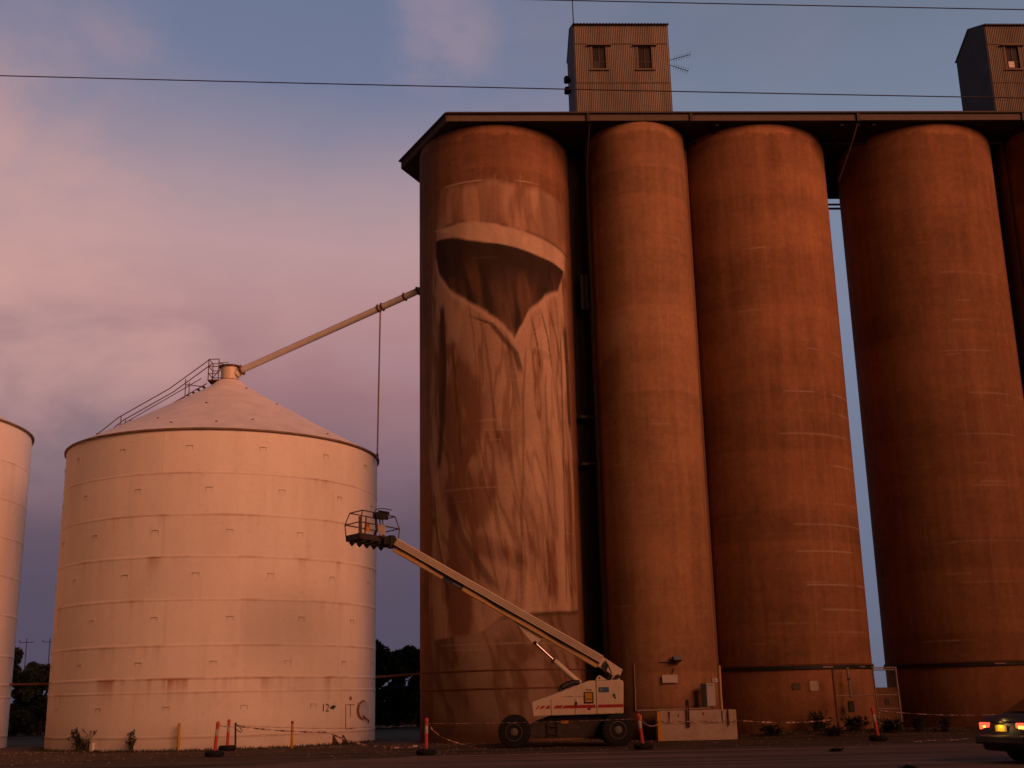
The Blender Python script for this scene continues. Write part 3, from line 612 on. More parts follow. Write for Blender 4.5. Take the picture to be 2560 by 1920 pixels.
text_part('12', .42, M['ink'], 'bin_number', lambda v: on_bin(52.0 + (v.x) / BR * 57.3, 1.36 + v.y, .012), binA)
b = MB(); rs = random.Random(9); n = 44
b.add([on_bin(55.6 + 1.9 * math.cos(t) * f, 1.39 + .10 * math.sin(t) * f + .03 * math.cos(t), .010) for t, f in ((2 * math.pi * k / n, rs.uniform(.45, 1.0)) for k in range(n))] + [on_bin(55.0, 1.385, .011)], [(k, (k + 1) % n, n) for k in range(n)])
b.build('paint_smudge', M['ink'], binA)
# round access hatch with a rusty arc, and the marked frame beside it
ht = MB(); ht.add([on_bin(74.5 + 5.0 * math.cos(t), 1.25 + .40 * math.sin(t), .03 if j < 40 else .0) for j, t in enumerate([2 * math.pi * i / 40 for i in range(40)])], [tuple(range(40))])
hatch = ht.build('access_hatch', M['white'], binA)
b = MB(); n = 30
for k in range(n + 1):
    t = R(75 + 215 * k / n); w = .04 + .15 * math.sin(math.pi * k / n) ** 0.8
    for rr in (1 - w, 1 + w * .8): b.v.append(tuple(on_bin(74.3 + 4.4 * rr * math.cos(t), 1.25 + .35 * rr * math.sin(t), .036)))
b.f = [(2 * k, 2 * k + 1, 2 * k + 3, 2 * k + 2) for k in range(n)]; b.mi = [0] * n
b.build('rusty_arc', M['stain'], hatch)
b = MB(); b.tube([on_bin(74, 1.02, .05), on_bin(76, .92, .06), on_bin(78, .86, .07), on_bin(79.3, .74, .06)], .028, 6); b.build('hatch_handle', M['rust'], hatch)
b = MB()
b.tube([on_bin(67.5, 1.47), on_bin(62.2, 1.475), on_bin(62.3, .55), on_bin(64, .55)], .014, 6)
b.tube([on_bin(65, 1.47), on_bin(65.1, 1.0)], .012, 6); b.box(on_bin(65, 1.72), (.12, .03, .12), Matrix.Rotation(R(65), 3, 'Z')); b.tube([on_bin(65, .55), on_bin(66.6, .57)], .02, 6)
b.build('gauge_frame', M['stain'], binA)
# roof stair with rails on the left meridian
st = MB(); H = 12.0
def cone_z(d): return float(np.interp(d, [.52, .95, 2.6, 4.8, 6.7], [H + 3.66, H + 3.30, H + 2.32, H + 1.06, H + .03]))
def mer(d, dz, dy=0): return Vector((BX - d, BY + dy, cone_z(d) + dz))
stair = MB()
for dy in (-.28, .28): stair.tube([mer(d, .22, dy) for d in (6.3, 4.8, 2.6, .95)], .025, 6)
for k in range(24): d = 6.2 - k * .22; stair.beam(mer(d, .22, -.28), mer(d, .22, .28), .12, .025)
stair = stair.build('roof_stair', M['rust'], binA)
b = MB()
for dy in (-.3, .3): b.tube([mer(6.3, .55, dy), mer(4.8, .98, dy), mer(2.6, 1.0, dy), Vector((BX - .88, BY + dy, H + 4.62))], .024, 6)
for d in (4.7, 1.9):
    for dy in (-.3, .3): b.tube([mer(d, .0, dy), mer(d, 1.0, dy)], .022, 6)
b.tube([mer(1.9, .75, -.3), mer(1.15, .15, -.5)], .02, 6)
for dy in (-.3,): b.tube([mer(6.0, .5, dy), mer(4.8, .55, dy), mer(2.6, .60, dy), mer(1.2, .60, dy)], .02, 6)
b.build('stair_rail', M['rust'], stair, smooth=50)
pl = MB(); px0, px1 = BX - .88, BX - .42
pl.box(((px0 + px1) / 2, BY, H + 3.64), (.5, .8, .06))
for x in (px0, px1):
    for y in (-.38, .38): pl.tube([(x, BY + y, H + 3.6), (x, BY + y, H + 4.62)], .022, 6)
for z in (4.62, 4.28, 3.95):
    for y in (-.38, .38): pl.tube([(px0, BY + y, H + z), (px1, BY + y, H + z)], .02, 6)
    pl.tube([(px0, BY - .38, H + z), (px0, BY + .38, H + z)], .02, 6)
pl.tube([(px1, BY - .38, H + 4.45), (BX + .0, BY - .38, H + 4.45)], .016, 6); pl.tube([(px0, BY, H + 3.7), (px1, BY, H + 4.3)], .02, 6)
pl.build('top_platform', M['rust'], binA, smooth=50)
for a, hgt in ((-27, .30), (2, .12)):
    MB().box(on_bin(a, hgt / 2, .07), (.14, .12, hgt), Matrix.Rotation(R(a), 3, 'Z')).build('floor_vent', M['white'], binA, bevel=.01)
for a in (55.5, 60.5):
    MB().prism([on_bin(a, 0, .02), on_bin(a, .33, .02), on_bin(a + .3, .33, .02), on_bin(a + .8, 0, .25), on_bin(a, 0, .3)], (.03, .03, 0)).build('anchor_bracket', M['rust'], binA)
# transfer pipe from the bin to the silo
pa = Vector((BX + .38, BY - .1, H + 4.08)); pb = RW(-SILO_R + .02, -.05, 18.93); dv = pb - pa
pipe = thing('grain_pipe', pa, 'long cream sloping pipe running from the white bin up to the silo', 'pipe')
MB().tube([pa, pb], .15, 20).build('pipe_body', M['white'], pipe, smooth=50)
for f in (.02, .775, .795, .915, .985): MB().tube([pa + dv * f, pa + dv * (f + .006)], .20 if f > .03 else .24, 16).build('pipe_flange', M['rust'], pipe, smooth=40)
MB().tube([pa + Vector((-.05, 0, -.1)), pa + dv * .012], .22, 16, .17).build('pipe_boot', M['cream'], pipe, smooth=40)
f = .787; pt = pa + dv * f; q = Vector((-5.93, 50.75, 12.0))
sp = thing('support_pole', q, 'thin rusty pole holding the sloping pipe above the rim of the bin', 'pole')
MB().tube([q, (pt.x, pt.y, pt.z - .12)], .034, 10).build('pole', M['gal'], sp, smooth=50)
MB().box(q + Vector((0, 0, -.12)), (.10, .10, .22)).build('foot_bracket', M['rust'], sp)

# pipes strung behind the bins
for p0, p1, lb in (((-5.9, 50.8, 2.55), (-3.9, 49.9, 2.62), 'thin orange pipe crossing the gap between the white bin and the mural silo'),
                   ((BX - 15.64 + 6.4, 52.6, 2.6), (BX - 6.4, 53.2, 2.6), 'thin pipe crossing the dark gap between the two white bins')):
    tag(MB().tube([p0, p1], .05, 10).build('gap_pipe', M['rust'], org=p0, smooth=50), lb, 'pipe', 'pipes across the gaps')

# ------------------------------------------------------------------ boom lift
LX, LY = 1.6, 41.8
lift = thing('boom_lift', (LX, LY, 0), 'white boom lift with a red stripe, its long boom raised towards the left', 'boom lift')
yf, yb = 40.72, 42.7
side = [(3.453, 2.10), (3.50, 2.03), (3.45, 1.02), (1.05, 1.0), (.46, .975), (.42, 1.44), (1.07, 1.65), (2.36, 2.10)]
MB().prism([(x, yf, z) for x, z in side], (0, yb - yf, 0)).build('body', M['cream'], lift, bevel=.035)
cv = MB()
for x in (2.58,): cv.box((x, yf - .003, 1.56), (.018, .012, 1.06))
for x in (1.07, 1.86): cv.box((x, yf - .003, 1.26), (.014, .012, .52))
cv.box((1.62, yf - .003, 1.60), (.44, .012, .010)); cv.box((2.03, yf - .003, 1.60), (.30, .012, .010))
cv.build('panel_seam', M['chassis'], lift)
b = MB(); y0 = yf - .006
def quad(x0, x1, x2, x3, z0, z1): b.add([(x0, y0, z0), (x1, y0, z0), (x2, y0, z1), (x3, y0, z1)], [(0, 1, 2, 3)])
quad(2.62, 3.452, 3.455, 2.62, 1.225, 1.325); quad(1.42, 2.54, 2.54, 1.52, 1.225, 1.325); quad(1.13, 1.38, 1.48, 1.22, 1.225, 1.325)
quad(.83, 1.03, 1.02, .96, 1.225, 1.325); quad(.66, .77, .89, .78, 1.225, 1.325); quad(.54, .60, .70, .64, 1.225, 1.325)
b.prism([(3.475, yf + .03, 1.225), (3.475, yf + .9, 1.225), (3.482, yf + .9, 1.325), (3.482, yf + .03, 1.325)], (.01, 0, 0)); b.build('red_stripe', M['red'], lift)
e = MB(); e.prism([(2.56, yf, 2.10), (2.62, yf, 2.22), (2.70, yf, 2.27), (2.78, yf, 2.23), (2.95, yf, 2.10)], (0, .08, 0)); e.build('lifting_eye', M['cream'], lift, bevel=.01)
MB().tube([(2.70, yf - .01, 2.18), (2.70, yf + .09, 2.18)], .03, 10).build('eye_hole', M['black'], lift)
MB().box((2.325, yf - .012, 1.556), (.31, .03, .36)).build('control_recess', M['black'], lift)
MB().box((2.315, yf - .03, 1.56), (.24, .02, .29)).build('yellow_panel', M['yellow'], lift)
b = MB(); [b.box((2.25 + .07 * i, yf - .045, 1.50 + .03 * (i % 2)), (.03, .02, .035)) for i in range(3)]; b.build('switch', M['black'], lift)
sg = MB().box((2.83, yf - .007, 1.80), (.345, .012, .165)).build('blue_sticker', M['blue'], lift)
b = MB(); b.box((2.755, yf - .0145, 1.815), (.13, .004, .025)); b.box((2.74, yf - .0145, 1.765), (.10, .004, .018)); b.build('sticker_print', M['gal'], sg)
text_part('TB 60', .085, M['ink'], 'model_lettering', lambda v: Vector((2.325 + v.x, yf - .008, 1.80 + v.y)), lift)
b = MB(); b.box((1.90, yf - .012, 1.38), (.07, .03, .10)); b.box((2.33, yf - .012, 1.20), (.08, .03, .05)); b.box((3.17, yf - .012, 1.62), (.06, .03, .10)); b.box((3.20, yf - .012, 1.54), (.04, .03, .05)); b.build('latch', M['chassis'], lift)
# chassis, axles, wheels
MB().prism([(.30, 41.05, .66), (.62, 41.05, .84), (1.05, 41.05, .98), (3.4, 41.05, .98), (3.6, 41.05, .84), (3.6, 41.05, .45), (3.2, 41.05, .28), (.5, 41.05, .28), (.2, 41.05, .45)], (0, 1.5, 0)).build('chassis', M['chassis'], lift, bevel=.03)
MB().lathe([(.6, 0), (.62, .03), (.62, .07)], (1.9, 41.8, .95), 32).build('turntable_bearing', M['black'], lift)
b = MB(); b.box((1.515, 41.035, .79), (.25, .02, .10)); b.build('side_reflector', M['amber'], lift)
b = MB(); b.box((.78, 41.03, .90), (.09, .02, .03)); b.box((2.25, 41.03, .93), (.1, .02, .03)); b.build('tie_down', M['gal'], lift)
for x, steer in ((-.16, -6), (3.22, 8)):
    for y, sgn in ((40.72, -1), (42.7, 1)):
        w = bpy.data.objects.new('wheel', None); w.empty_display_size = .2; COL.objects.link(w); w.parent = lift; w.location = (x - LX, y - LY, .51); w.rotation_euler = (0, 0, R(steer))
        ty = MB(); ty.lathe([(.27, -.17), (.42, -.19), (.49, -.17), (.515, -.12), (.515, .12), (.49, .17), (.42, .19), (.27, .17)], (0, 0, 0), 40, 'y')
        for k in range(26):
            a = 2 * math.pi * k / 26
            for s_ in (-1, 1):
                ty.box((.512 * math.cos(a + .06 * s_), .09 * s_, .512 * math.sin(a + .06 * s_)), (.035, .14, .07), Matrix.Rotation(-a, 3, 'Y'))
        ty.build('tyre', M['rubber'], w, smooth=35, org=(0, 0, 0))
        rm = MB(); rm.lathe([(.285, 0), (.285, .17 * sgn), (.265, .175 * sgn), (.25, .10 * sgn), (.16, .08 * sgn), (.15, .15 * sgn), (.10, .20 * sgn), (.0, .21 * sgn)], (0, 0, 0), 32, 'y'); rm.build('rim', M['hub'], w, smooth=35, org=(0, 0, 0))
        b = MB()
        for k in range(8): a = 2 * math.pi * k / 8; b.tube([(.205 * math.cos(a), .09 * sgn, .205 * math.sin(a)), (.205 * math.cos(a), .115 * sgn, .205 * math.sin(a))], .015, 6)
        b.build('wheel_nut', M['steel'], w, org=(0, 0, 0))
for x in (-.16, 3.22): MB().tube([(x, 40.8, .5), (x, 42.6, .5)], .12, 14).build('axle', M['chassis'], lift)
# boom: lower sleeve and the wider telescoping sections beside it
yB = 41.7
A0 = Vector((2.86, yB, 2.80)); A1 = Vector((-4.19, yB, 6.97)); bd = (A1 - A0).normalized(); bn = Vector((0, -1, 0)).cross(bd) * -1
if bn.z < 0: bn = -bn
MB().beam(A0, A1, .42, .26, bn).build('main_boom', M['cream'], lift, bevel=.015)
b = MB()
for o in (-.06, .0, .06): b.beam(A0 + bn * o + Vector((0, -.213, 0)), A1 + bn * o + Vector((0, -.213, 0)), .008, .012, bn)
b.build('boom_rib', M['frame'], lift)
B0 = A0 - bn * .255 + bd * .03; B1 = A1 - bn * .255 - bd * .06
MB().beam(B0, B1, .30, .155, bn).build('lower_boom', M['yellowcream'], lift, bevel=.015)
MB().beam(A0 - bn * .152 + Vector((0, .02, 0)), A1 - bn * .152 + Vector((0, .02, 0)), .26, .06, bn).build('boom_channel', M['black'], lift)
l0 = B0 + (B1 - B0) * .75; l1 = B0 + (B1 - B0) * .655
lab = MB().beam(l0 + Vector((0, -.155, 0)), l1 + Vector((0, -.155, 0)), .008, .13, bn).build('boom_label', M['navy'], lift)
b = MB()
for k in range(7): p = l0 + (l1 - l0) * (.50 + .06 * k); b.beam(p + Vector((0, -.160, 0)), p + (l1 - l0) * .035 + Vector((0, -.160, 0)), .004, .05, bn)
b.build('label_print', M['gal'], lab)
MB().prism([Vector(p) + Vector((0, -.12, 0)) for p in ((3.56, yB, 2.45), (3.44, yB, 2.20), (3.30, yB, 2.17), (3.05, yB, 2.40), (2.72, yB, 2.58), (2.78, yB, 2.93), (2.95, yB, 2.86))], (0, .30, 0)).build('boom_heel', M['cream'], lift, bevel=.015)
MB().prism([Vector(p) + Vector((0, -.20, 0)) for p in ((2.98, yB, 2.78), (3.08, yB, 2.62), (2.98, yB, 2.36), (2.90, yB, 2.42), (2.88, yB, 2.62))], (0, .03, 0)).build('heel_link', M['steel'], lift)
MB().tube([(3.36, 41.3, 2.22), (3.36, 42.1, 2.22)], .075, 14).build('heel_pin', M['black'], lift)
for y in (41.48, 41.92): MB().prism([(3.10, y, 2.05), (3.26, y, 2.33), (3.42, y, 2.30), (3.46, y, 2.05)], (0, .04, 0)).build('boom_mount', M['cream'], lift)
MB().prism([Vector(p) + Vector((0, -.05, 0)) for p in ((-.22, yB, 4.32), (-.10, yB, 4.16), (.50, yB, 3.40), (.60, yB, 3.34), (.70, yB, 3.40), (.98, yB, 3.70))], (0, .10, 0)).build('cylinder_gusset', M['cream'], lift, bevel=.01)
pin = Vector((.60, yB, 3.41)); bar = Vector((1.20, yB, 2.84)); end = Vector((2.10, yB, 2.02))
MB().tube([pin, bar], .045, 14).build('lift_rod', M['chrome'], lift, smooth=50)
MB().tube([bar, end], .095, 18).build('lift_cylinder', M['cream'], lift, smooth=50)
MB().tube([bar, bar + (end - bar) * .06], .115, 18).build('gland_nut', M['frame'], lift, smooth=50)
MB().tube([pin + Vector((0, -.12, 0)), pin + Vector((0, .12, 0))], .06, 12).build('cylinder_pin', M['black'], lift)
b = MB(); b.tube([(1.45, 41.3, 1.90), (1.60, 41.35, 1.98), (1.85, 41.5, 2.06), (2.05, 41.6, 2.04)], .10, 10); b.box((1.38, 41.3, 1.86), (.10, .12, .16)); b.build('hose_bundle', M['black'], lift, smooth=50)
for k, (o_, r_) in enumerate(((.165, .012), (.185, .010))):
    pts = [A0 + (A1 - A0) * f + bn * (-o_ + .02 * math.sin(f * 22 + k)) + Vector((0, -.17 - .012 * k, 0)) for f in [i / 40 for i in range(41)]]
    MB().tube(pts, r_, 6).build('hydraulic_hose', M['black'], lift, smooth=50)
MB().tube([(3.05, 41.45, 2.62), (3.15, 41.3, 2.35), (3.0, 41.2, 2.12), (2.75, 41.25, 2.08)], .022, 8).build('hydraulic_hose', M['black'], lift, smooth=50)
b = MB(); [b.beam((.95 + dx, 40.98, .30), (.95 + dx, 40.98, .98), .03, .03, (0, 1, 0)) for dx in (0, .32)]; [b.beam((.95, 40.98, z), (1.27, 40.98, z), .03, .03) for z in (.42, .66, .9)]; b.build('access_step', M['chassis'], lift)
# platform
PL, PN, PR = Vector((-5.80, 41.50)), Vector((-5.27, 40.86)), Vector((-4.31, 42.54)); PF = PL + PR - PN
pc = (PL + PR) / 2
plat = bpy.data.objects.new('platform', None); plat.empty_display_size = .3; COL.objects.link(plat); plat.parent = lift; plat.location = (pc.x - LX, pc.y - LY, 7.0)
def at(p, s_, z): q = pc + (Vector(p) - pc) * s_; return Vector((q.x, q.y, z))
cs = [PL, PN, PR, PF]
fl = MB(); fl.prism([at(p, 1.12, 7.08) for p in cs], (0, 0, .05))
for i in range(4): fl.beam(at(cs[i], 1.14, 7.09), at(cs[(i + 1) % 4], 1.14, 7.09), .03, .20)
fl.build('floor_tray', M['chassis'], plat)
fb = MB()
for k in range(5):
    f = .1 + .2 * k; p, q = at(PL + (PF - PL) * f, 1.1, 6.99), at(PN + (PR - PN) * f, 1.1, 6.99)
    fb.beam(p, q, .12, .12); fb.prism([p + Vector((-.06, -.05, -.02)), p + Vector((.12, .10, -.02)), p + Vector((.03, .03, -.14))], (.03, -.02, 0))
fb.build('floor_bearer', M['black'], plat)
b = MB()
for s_, z in ((1.0, 7.99), (1.20, 7.56)):
    for i in range(4): b.tube([at(cs[i], s_, z), at(cs[(i + 1) % 4], s_, z)], .022, 8)
for i in range(4):
    b.tube([at(cs[i], 1.14, 7.1), at(cs[i], 1.20, 7.56), at(cs[i], 1.0, 7.99)], .020, 8)
for pr_, f in (((1, 2), .5), ((3, 0), .5)):
    p = cs[pr_[0]] + (cs[pr_[1]] - cs[pr_[0]]) * f; b.tube([at(p, 1.14, 7.1), at(p, 1.20, 7.56), at(p, 1.0, 7.99)], .025, 8)
b.build('guard_rail', mat('painted rail', (.10, .06, .045), .55), plat, smooth=50)
bx = MB(); bx.box((-4.66, 41.5, 7.87), (.42, .26, .20), Matrix.Rotation(R(10), 3, 'Y')); bx.box((-4.60, 41.5, 8.0), (.38, .30, .06), Matrix.Rotation(R(10), 3, 'Y')); bx.box((-4.9, 41.55, 7.9), (.16, .2, .2))
bx = bx.build('control_box', M['black'], plat, bevel=.01)
MB().tube([(-4.93, 41.4, 7.99), (-4.86, 41.4, 8.09), (-4.75, 41.4, 8.12), (-4.55, 41.4, 8.11), (-4.40, 41.4, 8.07), (-4.31, 41.4, 8.05)], .015, 8).build('box_guard', M['steel'], bx)
MB().box((-5.12, 41.2, 7.44), (.20, .02, .28), Matrix.Rotation(R(60), 3, 'Z')).build('warning_sign', mat('orange warning sign', (.75, .28, .03), .5), plat)
MB().prism([(-4.84, 41.5, 7.58), (-4.62, 41.5, 7.56), (-4.60, 41.5, 7.22), (-4.70, 41.5, 7.16), (-4.80, 41.5, 7.34)], (.05, .12, 0)).build('tool_tray', M['tape_white'], plat)
MB().beam((-5.40, 41.3, 7.15), (-5.40, 41.3, 7.84), .12, .06, (0, 1, 0)).build('side_plate', mat('brown plate', (.20, .13, .10), .6), plat)
MB().tube([(-4.95, 41.6, 7.15), (-4.85, 41.5, 7.4), (-4.88, 41.5, 7.85)], .045, 8).build('cable_loop', M['black'], plat)
b = MB(); b.box((-4.42, 41.85, 7.02), (.40, .55, .30)); b.tube([(-4.35, 41.7, 6.75), (-4.35, 41.7, 7.2)], .14, 12); b.beam((-4.3, 41.7, 6.85), (-4.75, 42.0, 6.98), .2, .2); b.build('platform_mount', M['black'], lift, bevel=.02)

# ------------------------------------------------------------------ bollards and posts
bol0 = None
for (x, y), lean, h, lb in (((-9.62, 39.1), 4.0, 1.07, 'orange bollard leaning right, the front one of the pair before the white bin'),
                            ((-10.34, 43.8), 2.0, 1.07, 'orange bollard with a pale middle band beside the dark steel post'),
                            ((-2.81, 37.22), 1.0, .97, 'orange bollard on a black base in front of the mural silo'),
                            ((3.77, 37.86), -6.0, .97, 'orange bollard on a black base just right of the boom lift wheel'),
                            ((11.63, 40.18), -7.0, 1.02, 'orange bollard leaning left in front of the mesh gate')):
    if bol0 is None:
        t = thing('bollard', (0, 0, 0), lb, 'bollard', 'orange bollards holding the barrier tape')
        MB().lathe([(.055, .10), (.055, .14), (.050, .95), (.060, .96), (.060, 1.03), (.03, 1.07)], (0, 0, 0), 20).build('post', M['orange'], t, smooth=40)
        MB().lathe([(.0525, .62), (.0545, .625), (.054, .83), (.0515, .835)], (0, 0, 0), 20).build('reflective_band', M['tape_white'], t, smooth=40)
        bs = MB(); bs.lathe([(.10, .02), (.10, .0), (.26, .0), (.30, .05), (.30, .13), (.25, .18), (.12, .18), (.07, .12)], (0, 0, 0), 32); bs.build('rubber_base', M['rubber'], t, smooth=40)
        bol0 = t
    else: t = tree_copy(bol0); t['label'] = lb
    t.location = (x, y, .004)
    for ch in t.children:
        if ch.name.startswith(('post', 'reflective')): ch.rotation_euler = (0, R(lean), 0)
    t.scale = (1, 1, 1)
sp_ = thing('steel_post', (-10.12, 44.14, 0), 'dark steel post with a wire loop at its top in front of the white bin', 'post')
MB().tube([(-10.12, 44.14, 0), (-10.15, 44.14, .95)], .035, 10).build('post', M['steel'], sp_)
MB().tube([(-10.13, 44.14, .90), (-10.02, 44.14, .82), (-9.90, 44.14, .66), (-9.93, 44.14, .61), (-10.03, 44.14, .64), (-10.13, 44.14, .74)], .013, 6).build('wire_loop', M['black'], sp_)
for (x, y), h, lb, capped in (((-12.34, 44.8), .94, 'yellow post standing left of the orange bollards at the white bin', 0), ((-8.28, 45.05), .93, 'yellow post with a dark red cap near the middle of the white bin', 1), ((4.42, 45.0), .88, 'short yellow post behind the left end of the concrete block', 0)):
    t = thing('yellow_post', (x, y, 0), lb, 'post', 'yellow guard posts')
    MB().lathe([(.050, 0), (.050, h - .02), (.04, h)], (x, y, 0), 16).build('post', M['yellow'], t, smooth=40)
    MB().lathe([(.053, h - .07), (.053, h - .0), (.035, h + .02)], (x, y, 0), 16).build('cap', M['red'] if capped else M['yellow'], t, smooth=40)

# ------------------------------------------------------------------ barrier tape
def tape(pts, label, w=.055, twist=9.0, sag=True, seg=.11):
    P = [Vector(p) for p in pts]; path = []
    for i in range(len(P) - 1):
        n = max(2, int((P[i + 1] - P[i]).length / .08))
        for k in range(n): path.append(P[i] + (P[i + 1] - P[i]) * k / n)
    path.append(P[-1]); b = MB(); L = 0
    for i, p in enumerate(path):
        d = (path[min(i + 1, len(path) - 1)] - path[max(i - 1, 0)]).normalized()
        if i: L += (p - path[i - 1]).length
        a = L * twist * .5 + .6 * math.sin(L * 2.1); s1 = d.cross(Vector((0, 0, 1))).normalized(); s2 = s1.cross(d)
        o_ = (s1 * math.cos(a) + s2 * math.sin(a)) * w / 2; n_ = (s2 * math.cos(a) - s1 * math.sin(a)) * .002
        b.v += [tuple(p + o_ + n_), tuple(p - o_ + n_), tuple(p - o_ - n_), tuple(p + o_ - n_)]
        if i:
            k = 4 * (i - 1)
            for j in range(4): b.f.append((k + j, k + (j + 1) % 4, k + 4 + (j + 1) % 4, k + 4 + j)); b.mi.append(int(L / seg) % 2)
    return tag(b.build('barrier_tape', [M['tape_white'], M['tape_red']], org=P[0]), label, 'tape', 'red and white barrier tape strands')
def sagpts(p, q, s_, n=14):
    p, q = Vector(p), Vector(q); return [p + (q - p) * k / n - Vector((0, 0, s_ * 4 * (k / n) * (1 - k / n))) for k in range(n + 1)]
tape([(-9.56, 39.1, .95), (-9.8, 41.5, .86), (-10.14, 44.1, .80)], 'short tape strand tied from the front orange bollard to the steel post', w=.035)
tape(sagpts((-10.14, 44.1, .86), (-2.76, 37.25, .86), .10), 'level tape strand running from the steel post to the bollard before the mural silo', w=.014)
tape(sagpts((-10.14, 44.1, .84), (-6.9, 44.2, .55), .06) + sagpts((-6.8, 44.2, .52), (-5.3, 43.5, .09), .05) + [(-4.6, 42.6, .04), (-3.9, 42.4, .03), (-3.5, 42.5, .08)], 'twisted tape strand drooping to the ground beside the white bin', w=.06)
tape([(-2.74, 37.2, .94), (-2.62, 37.25, .72), (-2.35, 37.3, .50), (-2.0, 37.4, .36), (-1.6, 37.5, .24), (-1.3, 37.6, .14)], 'loose tape end falling right from the bollard before the mural silo', w=.035)
tape(sagpts((-2.74, 37.2, .90), (3.68, 37.86, .90), .03), 'thin taut tape strand passing in front of the boom lift wheels', w=.010)
tape(sagpts((3.68, 37.8, .93), (4.98, 44.2, .62), .16), 'pale tape strand from the bollard beside the lift to the block', w=.05)
tape(sagpts((4.98, 44.2, .68), (7.85, 44.2, .66), .02), 'thin tape strand lying tight along the face of the concrete block', w=.03)
tape(sagpts((7.85, 44.2, .66), (11.4, 44.4, .62), .10), 'twisted tape strand stretching from the concrete block to the weeds', w=.06)
tape(sagpts((11.62, 40.2, .97), (16.2, 42.0, .72), .08), 'faint tape strand running right from the leaning bollard towards the car', w=.022)
tape([(11.62, 40.2, .97), (12.0, 40.6, .80), (12.4, 41.0, .58), (12.5, 41.1, .42)], 'loose tape end hanging right of the leaning bollard by the mesh gate', w=.022)
tape([(12.2, 38.6, .02), (13.0, 39.2, .03), (13.9, 39.5, .02), (14.6, 40.2, .03)], 'strip of tape lying on the ground right of the leaning bollard', w=.022)

# ------------------------------------------------------------------ block and fittings at the tower foot
bl = thing('concrete_block', (6.38, 44.9, 0), 'pale whitewashed concrete block with a yellow left end at the foot of the tower', 'block')
MB().box((6.42, 45.0, .46), (2.76, 1.4, 1.14)).build('block_body', M['block'], bl, bevel=.03)
MB().box((5.025, 44.285, .46), (.15, .05, 1.10)).build('yellow_edge', M['yellow'], bl, bevel=.01)
b = MB(); rs = random.Random(4)
for x, z0, z1 in ((5.37, .55, 1.0), (6.05, .45, 1.0), (7.27, .5, 1.0), (6.6, .8, .95), (5.7, .75, .9)):
    for k in range(3):
        xx = x + rs.uniform(-.03, .03); ww = rs.uniform(.012, .03); b.add([(xx - ww, 44.2965, z1), (xx + ww, 44.2965, z1), (xx + ww * .4, 44.2965, z0 + rs.uniform(0, .15)), (xx - ww * .4, 44.2965, z0 + .05)], [(0, 1, 2, 3)])
    
b.build('rust_stain', M['rust'], bl)
for xs_, z0, z1, lb in (((6.02, 6.09), .45, 1.35, 'pair of rusty pipes coming down over the middle of the concrete block'), ((7.50,), .48, 1.08, 'single rusty pipe end on the right part of the concrete block')):
    t = thing('drain_pipe', (xs_[0], 44.24, z0), lb, 'pipe')
    for x in xs_: MB().tube([(x, 44.255, z0), (x, 44.255, z1 - .2), (x + .0, 44.3, z1)], .028, 8).build('pipe', M['rust'], t, smooth=50)
    if len(xs_) > 1: MB().box((6.05, 44.27, 1.30), (.12, .10, .22)).build('valve', M['black'], t, bevel=.02)
tag(MB().tube([(4.36, 45.55, 1.04), (5.6, 45.6, 1.06), (7.05, 45.6, 1.08)], .03, 8).build('hand_rail', M['gal'], org=(4.36, 45.55, 1.04)), 'thin level pipe rail above the concrete block at the tower foot', 'rail')
eb = thing('electrical_box', (7.0, 45.75, 1.14), 'tall pale grey electrical box mounted above the concrete block', 'electrical box')
rz = Matrix.Rotation(R(30), 3, 'Z')
MB().box((7.05, 45.78, 1.56), (.40, .34, .84), rz).build('cabinet', M['grey_shaded'], eb, bevel=.012)
MB().box(Vector((7.05, 45.78, 1.565)) + rz @ Vector((0, -.182, 0)), (.385, .025, .80), rz).build('door', M['grey'], eb, bevel=.006)
b = MB(); [b.box(Vector((7.05, 45.78, 1.89)) + rz @ Vector((dx, -.20, 0)), (.05, .014, .03), rz) for dx in (-.07, .05)]; b.build('latch', M['steel'], eb)
b = MB(); [b.tube([Vector((7.05 + dx, 45.8, 1.14)), Vector((7.07 + dx, 45.7, 1.03))], .022, 8) for dx in (-.1, .12)]; b.build('mounting_leg', M['rust'], eb)
mt = thing('meter_box', (7.36, 45.95, 2.0), 'small white meter box above the electrical box on the tower', 'meter box')
MB().box((7.36, 46.0, 2.08), (.21, .30, .15)).build('case', M['sign'], mt, bevel=.01); MB().box((7.34, 45.845, 2.08), (.03, .012, .05)).build('dial', M['ink'], mt)
tag(MB().tube([(7.58, 46.0, 1.0), (7.57, 46.0, 1.5), (7.585, 46.02, 2.62)], .045, 10).build('riser_pipe', M['yellowcream'], org=(7.58, 46.0, 1.0), smooth=50), 'yellowed upright pipe on the right edge of the tower foot', 'pipe')
cp = thing('conduit_pipe', (4.41, 46.4, 1.05), 'thin conduit rising left of the white sign and bending right to the floodlight', 'conduit')
MB().tube([(4.40, 46.45, 1.05), (4.42, 46.45, 2.74), (4.46, 46.44, 2.80), (5.0, 46.2, 2.80), (5.5, 45.98, 2.80), (5.98, 45.93, 2.80)], .026, 8).build('conduit', M['gal'], cp, smooth=50)
fl_ = thing('floodlight', (5.99, 45.85, 2.85), 'small grey unlit floodlight fixed to the tower above the white sign', 'floodlight')
MB().box((5.99, 45.80, 2.90), (.32, .26, .17), Matrix.Rotation(R(-12), 3, 'X')).build('housing', mat('blue grey lamp', (.16, .17, .17), .5), fl_, bevel=.015)
b = MB(); b.box((5.82, 45.86, 2.88), (.03, .2, .2)); b.box((5.99, 45.88, 2.79), (.30, .16, .03)); b.tube([(5.99, 45.96, 2.80), (5.99, 45.86, 2.86)], .03, 8); b.build('bracket', M['black'], fl_)
sgt = thing('wall_sign', (5.69, 45.98, 2.03), 'blank white rectangular sign on the tower under the floodlight', 'sign', 'pale signs on the concrete walls')
